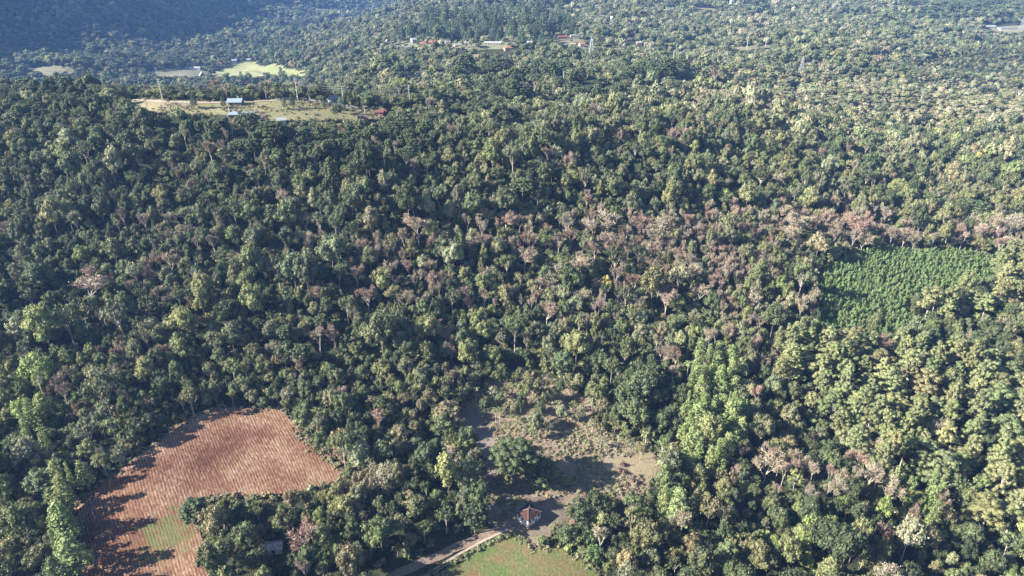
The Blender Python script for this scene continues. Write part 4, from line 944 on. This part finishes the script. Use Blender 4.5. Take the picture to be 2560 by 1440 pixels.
k = inpoly(X, Y, GL['clear']) & ((X-fh.x)**2+(Y-fh.y-4)**2 > 64) & (patchy(2, X*2.2, Y*2.2) > -.35)
for rx, ry in ROADLINE: k &= ~((np.abs(X-rx) < 2.6) & (np.abs(Y-ry) < 2.6))
for wp in (GL['upper'],):
    xs = [q[0] for q in wp]; ys = [q[1] for q in wp]; X2 = pr.uniform(min(xs), max(xs), 5000); Y2 = pr.uniform(min(ys), max(ys), 5000); k2 = inpoly(X2, Y2, wp) & (patchy(4, X2*2, Y2*2) > .5); X = np.concatenate([X[k], X2[k2]]); Y = np.concatenate([Y[k], Y2[k2]])
for wp in (GL['green'], GL['field'], GL['clear'], GL['upper']):
    for a, b in zip(wp, wp[1:]+wp[:1]):
        m_ = int((b-a).length*1.1)+1; u_ = pr.random(m_); X = np.concatenate([X, a.x+(b.x-a.x)*u_+pr.normal(0, 1.1, m_)]); Y = np.concatenate([Y, a.y+(b.y-a.y)*u_+pr.normal(0, 1.1, m_)])
k = np.ones(len(X), bool)
for rx, ry in ROADLINE: k &= ~((np.abs(X-rx) < 2.4) & (np.abs(Y-ry) < 2.4))
X, Y = X[k], Y[k]; h = height(X, Y); rows = []
for i in range(len(X)):
    s = abs(pr.normal(.30, .20))+.12; c_ = vary(np.array([PAL[['pale', 'khaki', 'pink', 'tan', 'brown', 'olive', 'pale', 'tan'][int(pr.integers(0, 8))]]]), .15)[0]; rows.append((X[i], Y[i], h[i]+.1, (s*1.3, s*.9), pr.uniform(0, 6.28), int(pr.integers(0, 4)), *c_))
make_stuff('dry_scrub', FAR['bush'], rows, 'dry grass tussocks and weeds covering the clearing and pasture')
# ------------------------------------------------------------------ buildings
def roof_mesh(w, d, h, kind, ov, z0, th=.18):
    mb = MB(); a, b = w/2+ov, d/2+ov
    if kind == 'flat': mb.box(-a, a, -b, b, z0, z0+.35); return mb
    if kind == 'hip':
        r = max(w-d, 0)/2; top = [(-r-.05, 0, z0+h), (r+.05, 0, z0+h)]; e = [(-a, -b, z0), (a, -b, z0), (a, b, z0), (-a, b, z0)]
        lo = [(x, y, z-th) for x, y, z in e]; vs = e+top+lo
        mb.add(vs, [(0, 1, 5, 4), (1, 2, 5), (2, 3, 4, 5), (3, 0, 4), (1, 0, 6, 7), (2, 1, 7, 8), (3, 2, 8, 9), (0, 3, 9, 6), (6, 9, 8, 7)]); return mb
    for s in (-1, 1):
        q = [(-a, 0, z0+h), (a, 0, z0+h), (a, s*b, z0-ov*.3), (-a, s*b, z0-ov*.3)]; lo = [(x, y, z-th) for x, y, z in q]
        f = [(0, 1, 2, 3), (7, 6, 5, 4), (0, 4, 5, 1), (1, 5, 6, 2), (2, 6, 7, 3), (3, 7, 4, 0)]
        if s > 0: f = [x[::-1] for x in f]
        mb.add(q+lo, f)
    return mb
def window(p, x, z, w, h, y, side=0, d=0, fm='wood'):
    """side 0 front (-y), 1 right end (+x), 2 left end"""
    T = {0: Matrix.Translation((x, y, z)), 1: Matrix.Translation((d, x, z)) @ Matrix.Rotation(R(90), 4, 'Z'), 2: Matrix.Translation((-d, x, z)) @ Matrix.Rotation(R(-90), 4, 'Z')}[side]
    mb = MB(); t_ = .09
    mb.box(-w/2-t_, w/2+t_, -.06, .02, -t_, 0, 0, T); mb.box(-w/2-t_, w/2+t_, -.06, .02, h, h+t_, 0, T)
    mb.box(-w/2-t_, -w/2, -.05, .02, 0, h, 0, T); mb.box(w/2, w/2+t_, -.05, .02, 0, h, 0, T); o = mb.build('window', M[fm], p)
    mb = MB(); mb.box(-w/2, w/2, -.03, .015, 0, h, 0, T); mb.build('pane', M['glass'], o)
def house(g, w, d, st, wall, roof, kind, turn, label, name='house', grp=None):
    zs = height(np.array([g.x-w/2, g.x+w/2, g.x, g.x]), np.array([g.y, g.y, g.y, g.y+d])); z = float(np.median(zs))
    t = thing(name, label, 'house', (g.x, g.y+d/2, z), turn, grp); H = 3.0*st
    mb = MB()
    if kind == 'aframe':
        hh = H+w*.35; mb.box(-w/2, w/2, -d/2, d/2, -4, H*.55)
        mb.add([(-w/2, -d/2, H*.55), (w/2, -d/2, H*.55), (0, -d/2, hh), (-w/2, d/2, H*.55), (w/2, d/2, H*.55), (0, d/2, hh)], [(0, 1, 2), (5, 4, 3), (0, 2, 5, 3), (1, 4, 5, 2)])
        mb.build('wall', M[wall], t); rb = MB()
        for s in (-1, 1):
            q = [(0, -d/2-.5, hh+.25), (0, d/2+.5, hh+.25), (s*(w/2+.8), d/2+.5, H*.3), (s*(w/2+.8), -d/2-.5, H*.3)]; lo = [(x+s*.05, y, zz-.22) for x, y, zz in q]
            f = [(0, 1, 2, 3), (7, 6, 5, 4), (0, 4, 5, 1), (1, 5, 6, 2), (2, 6, 7, 3), (3, 7, 4, 0)]; rb.add(q+lo, f if s > 0 else [x[::-1] for x in f])
        rf = rb.build('roof', M[roof], t); window(t, 0, H*.75, 1.6, 1.3, -d/2); window(t, -w*.2, .9, 1.3, 1.2, -d/2)
    else:
        mb.box(-w/2, w/2, -d/2, d/2, -4, H)
        rh = min(d*.28, 2.6) if kind != 'flat' else 0
        if kind == 'gable': mb.add([(-w/2, -d/2, H), (-w/2, d/2, H), (-w/2, 0, H+rh), (w/2, -d/2, H), (w/2, d/2, H), (w/2, 0, H+rh)], [(0, 2, 1), (3, 4, 5)])
        mb.build('wall', M[wall], t); rf = roof_mesh(w, d, rh+.12, kind, .55, H+.12).build('roof', M[roof], t)
        if kind == 'flat':
            mb = MB(); mb.box(-w/2-.02, w/2+.02, -d/2-.25, -d/2-.02, H*.48, H*.48+.25); mb.build('ledge', M['concrete'], t)
        n = max(1, int(w/3.6)); rows_ = [1.0] if st < 1.4 else [.9, H*.5+.9]
        for zz in rows_:
            for i in range(n):
                x = -w/2+w*(i+.5)/n
                if zz == rows_[0] and i == n//2:
                    mb = MB(); mb.box(x-.5, x+.5, -d/2-.05, -d/2+.02, 0, 2.1); mb.build('door', M['wood'], t)
                else: window(t, x, zz, 1.2, 1.1, -d/2)
    mb = MB(); mb.box(w*.18, w*.18+.7, .2, .9, H, H+2.9); mb.box(w*.18-.1, w*.18+.8, .1, 1.0, H+2.9, H+3.05); mb.build('chimney', M['concrete'], rf) if kind in ('gable', 'hip') and w > 8 else None
    return t
for g, h in zip(HG, HOUSES): house(g, h[2], h[3], h[4], h[5], h[6], h[7], h[8], h[9])
# church-like white tower far away
g = ground(1827, 26, 1300, 3200); t = thing('church_tower', 'tall narrow white tower far away at the top of the picture', 'tower', g, .2)
mb = MB(); mb.box(-4, 4, -4, 4, -4, 22); mb.build('shaft', M['white'], t)
mb = MB(); mb.add([(-4.4, -4.4, 22), (4.4, -4.4, 22), (4.4, 4.4, 22), (-4.4, 4.4, 22), (0, 0, 34)], [(0, 1, 4), (1, 2, 4), (2, 3, 4), (3, 0, 4), (3, 2, 1, 0)]); mb.build('spire', M['greyroof'], t)
for z in (6, 14): window(t, 0, z, 1.6, 3, -4)

# the farmhouse by the green field
g = ground(1320, 1324, 150, 300); ang = math.atan2(32, 34); base = float(height(np.array([g.x]), np.array([g.y+4]))[0])
T = thing('farmhouse', 'white farmhouse with a rusty dark hipped roof at the end of the dirt road', 'house', (g.x, g.y, base+.25), ang)
Lx, Ly = 7.2, 6.5      # right wall along local +x (corner at the origin), left wall along local +y
mb = MB(); mb.box(0, Lx, 0, Ly, -1.5, 4.1); mb.build('wall', M['plaster'], T)
rb = roof_mesh(Lx, Ly, 2.0, 'hip', .4, 4.12, .14); rb.v = [(x+Lx/2, y+Ly/2, z) for x, y, z in rb.v]; rf = rb.build('roof', M['rusty'], T)
cb = MB(); r_ = (Lx-Ly)/2+.05; zt = 4.12+2.0
cb.tube([(Lx/2-r_, Ly/2, zt+.03), (Lx/2+r_, Ly/2, zt+.03)], .11, 5)
for ex, ey, rx in ((-.4, -.4, -r_), (Lx+.4, -.4, r_), (Lx+.4, Ly+.4, r_), (-.4, Ly+.4, -r_)): cb.tube([(ex, ey, 4.16), (Lx/2+rx, Ly/2, zt+.03)], .09, 4)
cb.build('ridge_cap', M['greyroof'], rf)
for x in (1.1, 3.0, 6.2): window(T, x, 2.2, .8, 1.1, 0)
mb = MB(); mb.box(4.1, 5.0, -.05, .02, .1, 2.2); mb.build('door', M['wood'], T)
for y in (1.2, 3.2, 5.3): window(T, y, 2.2, .8, 1.1, 0, side=2, d=0)
for x in (1.2, 6.3): window(T, x, .1, .6, .7, 0)
mb = MB(); mb.box(Lx*.35, Lx*.95, Ly, Ly+2.6, -1.5, 2.4); mb.build('lean_to', M['wood'], T)
mb = MB(); mb.add([(Lx*.3, Ly-.1, 3.2), (Lx, Ly-.1, 3.2), (Lx, Ly+3.1, 2.35), (Lx*.3, Ly+3.1, 2.35), (Lx*.3, Ly-.1, 3.1), (Lx, Ly-.1, 3.1), (Lx, Ly+3.1, 2.25), (Lx*.3, Ly+3.1, 2.25)], [(0, 1, 2, 3), (7, 6, 5, 4), (0, 4, 5, 1), (1, 5, 6, 2), (2, 6, 7, 3), (3, 7, 4, 0)]); mb.build('lean_to_roof', M['blueroof'], T)
# the old shed among trees
g = ground(683, 1386, 150, 300); z = float(height(np.array([g.x]), np.array([g.y+2]))[0])
T = thing('stone_shed', 'small grey shed with a patched sheet roof hidden among trees', 'shed', (g.x, g.y+2, z+.1), R(11))
mb = MB(); mb.box(-3.0, 3.0, -2.1, 2.1, -1.2, 2.3); mb.add([(-3, -2.1, 2.3), (-3, 2.1, 2.3), (-3, 0, 3.2), (3, -2.1, 2.3), (3, 2.1, 2.3), (3, 0, 3.2)], [(0, 2, 1), (3, 4, 5)]); mb.build('wall', M['concrete'], T)
roof_mesh(6, 4.2, 1.0, 'gable', .35, 2.34, .07).build('roof', M['patched'], T)
mb = MB(); mb.box(-.6, .5, -2.16, -2.08, 0, 1.9); mb.build('door', M['glass'], T)  # dark panel on the wall standing in for the shade in the doorway
mb = MB(); mb.tube([(-3.3, 0, 3.38), (3.3, 0, 3.38)], .12, 5); mb.build('ridge_cap', M['steel'], T)

# ------------------------------------------------------------------ poles, cables, pylons
PTOP = []
for (px, py, H, lab), g in zip(POLES, PG):
    z = g.z-.3; t = thing('utility_pole', lab, 'utility pole', (g.x, g.y, z), 0, None); wood = 'wooden' in lab
    mb = MB(); rr = .30 if g.y < 800 else .42
    mb.tube([(0, 0, 0), (0, 0, H*.5), (0, 0, H)], [rr, rr*.85, rr*.62], 8); mb.build('shaft', M['wood' if wood else 'concrete'], t)
    n = 1 if H < 12 else 3; arms = []
    for k in range(n):
        zz = H-.5-1.5*k; mb = MB(); mb.box(-1.3, 1.3, -.1, .1, zz-.09, zz+.09); am = mb.build('crossarm', M['concrete'], t)
        for x in (-1.15, 0.6, 1.15):
            mb = MB(); mb.tube([(x, 0, zz+.09), (x, 0, zz+.2), (x, 0, zz+.26), (x, 0, zz+.42)], [.05, .12, .05, .09], 6); mb.build('insulator', M['white'], am)
        arms.append(Vector((g.x, g.y, z+zz+.4)))
    PTOP.append(arms)
def cable(a, b, sag, lab, grp):
    pts = [a.lerp(b, i/16)-Vector((0, 0, sag*4*(i/16)*(1-i/16))) for i in range(17)]
    mb = MB(); mb.tube([p-a for p in pts], .055, 4); o = mb.build('power_cable', M['wire']); o.location = a; tag(o, lab, 'cable', grp)
for k in range(3):
    w_ = ['top', 'middle', 'lowest'][k]
    for s, sd_ in ((-1.15, 'near-side'), (1.15, 'far-side')):
        o_ = Vector((s, s*.3, 0)); cable(PTOP[0][k]+o_, PTOP[3][k]+o_, 2.4, '%s %s cable from the tallest pole to the lane bend pole' % (w_, sd_), 'cables strung from the tallest pole')
        cable(PTOP[3][k]+o_, PTOP[5][k]+o_, 2.2, '%s %s cable from the lane bend pole into the trees' % (w_, sd_), 'cables strung on to the trees')
def pylon(px, py, H, lab, ym=(700, 2600)):
    g = ground(px, py, *ym); t = thing('lattice_pylon', lab, 'pylon', g, .2); W0 = H*.11; th = .16 if H < 30 else .22
    lv = [0, .18, .34, .48, .60, .72, .86, 1.0]
    wd = lambda f: W0*(1-f)**1.1+.45
    for sx in (-1, 1):
        for sy in (-1, 1):
            mb = MB(); mb.tube([(sx*wd(f), sy*wd(f), H*f) for f in lv], th, 4); mb.build('leg', M['steel'], t)
    mb = MB()
    for a, b in zip(lv[:-1], lv[1:]):
        A, B = wd(a), wd(b)
        for (p, q) in (((-1, -1), (1, -1)), ((1, -1), (1, 1)), ((1, 1), (-1, 1)), ((-1, 1), (-1, -1))):
            mb.tube([(p[0]*A, p[1]*A, H*a), (q[0]*B, q[1]*B, H*b)], th*.6, 3); mb.tube([(q[0]*A, q[1]*A, H*a), (p[0]*B, p[1]*B, H*b)], th*.6, 3); mb.tube([(p[0]*B, p[1]*B, H*b), (q[0]*B, q[1]*B, H*b)], th*.6, 3)
    mb.build('bracing', M['steel'], t)
    for f in (.70, .83, .96):
        mb = MB(); L = H*.13
        for s in (-1, 1): mb.tube([(0, -.3, H*f), (s*L, 0, H*f)], th*.7, 3); mb.tube([(0, .3, H*f+1.0), (s*L, 0, H*f)], th*.7, 3)
        mb.build('crossarm', M['steel'], t)
pylon(1477, 150, 31, 'lattice steel pylon left of the pointed village tree'); pylon(2000, 192, 27, 'faint lattice pylon standing alone on the right plateau'); pylon(2553, 78, 44, 'tall lattice pylon at the right picture edge by the warehouse', (900, 2600)); pylon(921, 172, 17, 'faint small pylon on the wooded spur', (700, 1500))

# ------------------------------------------------------------------ fences, banks and small things
def fence(pts, H, mat, name, lab, ym, rail=.12, gap=3.0, panel=False):
    P = [ground(x, y, *ym) for x, y in pts]; t = thing(name, lab, 'fence', P[0], 0); Q = []
    for a, b in zip(P[:-1], P[1:]):
        n = max(1, int((b-a).length/gap)); Q += [a.lerp(b, i/n) for i in range(n)]
    Q.append(P[-1]); zz = height(np.array([q.x for q in Q]), np.array([q.y for q in Q])); Q = [Vector((q.x, q.y, float(z_)+.4)) for q, z_ in zip(Q, zz)]
    for q in Q[:95]:
        mb = MB(); r = q-P[0]; mb.box(r.x-.12, r.x+.12, r.y-.12, r.y+.12, r.z-.6, r.z+H); mb.build('post', mat, t)
    mb = MB()
    for hgt in ((H*.93, H*.55) if not panel else (H*.85, H*.6, H*.35, H*.1)): mb.tube([q-P[0]+Vector((0, 0, hgt)) for q in Q], rail, 4)
    mb.build('rail', mat, t)
fence([(690,252),(752,251),(810,259),(862,267),(908,275)], 1.5, M['white'], 'white_fence', 'white rail fence along the right half of the hilltop lane', (420, 720), .13)
fence([(1150,93),(1200,96),(1250,102),(1300,106),(1345,110)], 2.2, M['white'], 'white_wall', 'long white railing beside the village street', (850, 1800), .3, 8, True)
def bank(pts, H, mat, lab, ym, name='earth_bank'):
    P = [ground(x, y, *ym) for x, y in pts]; Q = []
    for a, b in zip(P[:-1], P[1:]): Q += [a.lerp(b, i/6) for i in range(6)]
    Q.append(P[-1]); vs = []; n = len(Q)
    for i, q in enumerate(Q):
        e = math.sin(math.pi*(i+.5)/n)**.5
        for dy, dz in ((0, -.5), (.6, .3), (1.6, H*.55*e), (2.6, H*e), (4.5, H*1.05*e), (8, -.6)):
            x = q.x+pr.normal(0, .2); y = q.y+dy+pr.normal(0, .25); vs.append((x, y, dz+pr.normal(0, .12)))
    vs = np.array(vs); vs[:, 2] += height(vs[:, 0], vs[:, 1]); fs = []
    for i in range(n-1):
        for k in range(5): fs.append((i*6+k, (i+1)*6+k, (i+1)*6+k+1, i*6+k+1))
    o = link(name, mesh_np(name, vs, np.array(fs), [mat])); tag(o, kind='structure')
bank([(868,266),(885,268),(900,271)], 3.5, M['redearth'], '', (480, 720)); bank([(903,272),(925,276),(940,280)], 2.6, M['redearth'], '', (480, 720)); bank([(944,284),(958,288),(970,292)], 4.0, M['redearth'], '', (480, 720))
bank([(1155,92),(1190,94),(1230,98)], 5, M['redearth'], '', (850, 1800)); bank([(1240,100),(1265,103),(1290,105)], 4, M['redearth'], '', (850, 1800))
# brush, logs, stones
for k, (px, py, L, a, r, lab) in enumerate([(1252,1282,6,2.2,.18,'pale fallen trunk left above the farmhouse'), (1340,1222,4,.5,.22,'whitish log pile below the huge araucaria'), (1512,1068,9,.7,.15,'thin fallen trunk at the right rim of the clearing'), (1590,1120,8,2.6,.16,'fallen pale trunk near the palm at the clearing edge'), (1480,1250,8,-.6,.15,'grey fallen branches below the red brush'), (1500,1262,6,.3,.15,'short fallen branch right below the red brush')]):
    g = ground(px, py, 150, 400); t = thing('fallen_log', lab, 'log', (g.x, g.y, g.z+.3), a, 'fallen trunks in the clearing')
    mb = MB(); mb.tube([(0, 0, 0), (L*.5, .2, .12), (L, 0, .05)], [r*1.3, r, r*.6], 6); mb.build('stem', M['palebark'], t)
    for i in range(5):
        x = L*(.4+.12*i); s = (-1)**i; mb = MB(); mb.tube([(x, 0, .1), (x+.8, s*1.0, .5), (x+1.3, s*1.7, .4)], [.08, .06, .03], 4); mb.build('branch', M['palebark'], t)
for px, py, s, cn, lab in [(1560,1166,1.6,'redtw','upper small red bush on the dry grassy bank'), (1552,1182,1.8,'redtw','lower small red bush on the dry grassy bank'), (1470,1245,2.4,'redtw','dull red brush heap below the dry bank'), (1450,1262,2.6,'yg','big-leaved yellow-green bush beside the red brush'), (1585,1208,1.7,'redtw','red-brown bush on the rim of the muddy pit'), (1440,1290,2.0,'rust','orange-brown bush right of the farmyard')]:
    g = ground(px, py, 150, 400); me = FAR['bush'][int(pr.integers(0, 4))]; o = link('bush', me); o.location = g; o.scale = (s, s, s*.8); o['tint'] = [float(v) for v in PAL[cn]]; tag(o, lab, 'bush')
pit, _ = sheet('muddy_pit', [(1566,1212),(1600,1214),(1608,1228),(1580,1232),(1560,1224)], grassmat('wet_mud', [(.4, (.10, .065, .045)), (.6, (.15, .10, .07))]), .5, off=.42, rag=.4)
# hedge along the lower side of the track
HP = [ground(x, y, 150, 300) for x, y in [(1050,1450),(1110,1418),(1180,1380),(1240,1350),(1285,1338)]]; rows = []
HP2 = [ground(x, y, 150, 300) for x, y in [(1285,1338),(1310,1352),(1333,1376)]]
for Pl in (HP, HP2):
    for a, b in zip(Pl[:-1], Pl[1:]):
        n = int((b-a).length/.75)
        for i in range(n):
            q = a.lerp(b, i/n)+Vector((pr.normal(0, .3), pr.normal(0, .3), 0)); s = pr.uniform(.6, 1.15); c_ = vary(np.array([PAL[['yg', 'olive', 'sage', 'mid'][int(pr.integers(0, 4))]]]))[0]
            rows.append((q.x, q.y, float(height(np.array([q.x]), np.array([q.y]))[0]), (s, s*.9), pr.uniform(0, 6), int(pr.integers(0, 4)), *c_))
make_stuff('hedge', FAR['bush'], rows, 'scrubby hedge growing between the dirt road and the green field')
# pale rock face on the edge of the far spur
g = ground(934, 84, 1000, 2200); V_ = []; 
for j in range(7):
    for i in range(6): V_.append((i*3.2-8+j*1.6+pr.normal(0, 1.6), j*2.0+pr.normal(0, 1.3), j*3.4-6+pr.normal(0, 1.2)))
cf = link('cliff', mesh_np('cliff', np.array(V_), np.array([[j*6+i, j*6+i+1, j*6+i+7, j*6+i+6] for j in range(6) for i in range(5)]), [M['wood']])); cf.location = g; tag(cf, kind='structure')
# rubble heaped along the right side of the stubble field
st = []
for k in range(3):
    v, f = ICO1; v = v*(1+tr.normal(0, .18, (len(v), 1)))*np.array([1, .8, .6]); me = mesh_np('stone', v, f, [M['brick']]); st.append(me)
poly = wpoly([(765,1085),(800,1105),(850,1130),(868,1160),(850,1170),(800,1135),(760,1105)], 200, 330); rows = []
xs = [p[0] for p in poly]; ys = [p[1] for p in poly]
while len(rows) < 420:
    x = pr.uniform(min(xs), max(xs)); y = pr.uniform(min(ys), max(ys))
    if inpoly(np.array([x]), np.array([y]), poly)[0]: s = abs(pr.normal(.35, .2))+.12; rows.append((x, y, float(height(np.array([x]), np.array([y]))[0])+.25, (s, s), pr.uniform(0, 6), int(pr.integers(0, 3)), .3, .2, .2))
make_stuff('rubble', st, rows, 'reddish stones and clods heaped along the right edge of the stubble field')
# ------------------------------------------------------------------ haze
top = max(float(GZ.max())+30, CAM_Z+20); bot = float(GZ.min())-1
mb = MB(); mb.box(-4250, 4250, -450, 5650, bot, top); hz = mb.build('haze', [])
hm = bpy.data.materials.new('haze_air'); hm.use_nodes = True; t = hm.node_tree; t.nodes.clear()
pv = t.nodes.new('ShaderNodeVolumePrincipled'); mo = t.nodes.new('ShaderNodeOutputMaterial'); t.links.new(pv.outputs[0], mo.inputs['Volume'])
pv.inputs['Color'].default_value = (.22, .44, 1.0, 1); pv.inputs['Density'].default_value = HAZE_D; pv.inputs['Anisotropy'].default_value = .0
hz.data.materials.append(hm); tag(hz, kind='stuff', label='thin blue haze in the air over the whole valley')
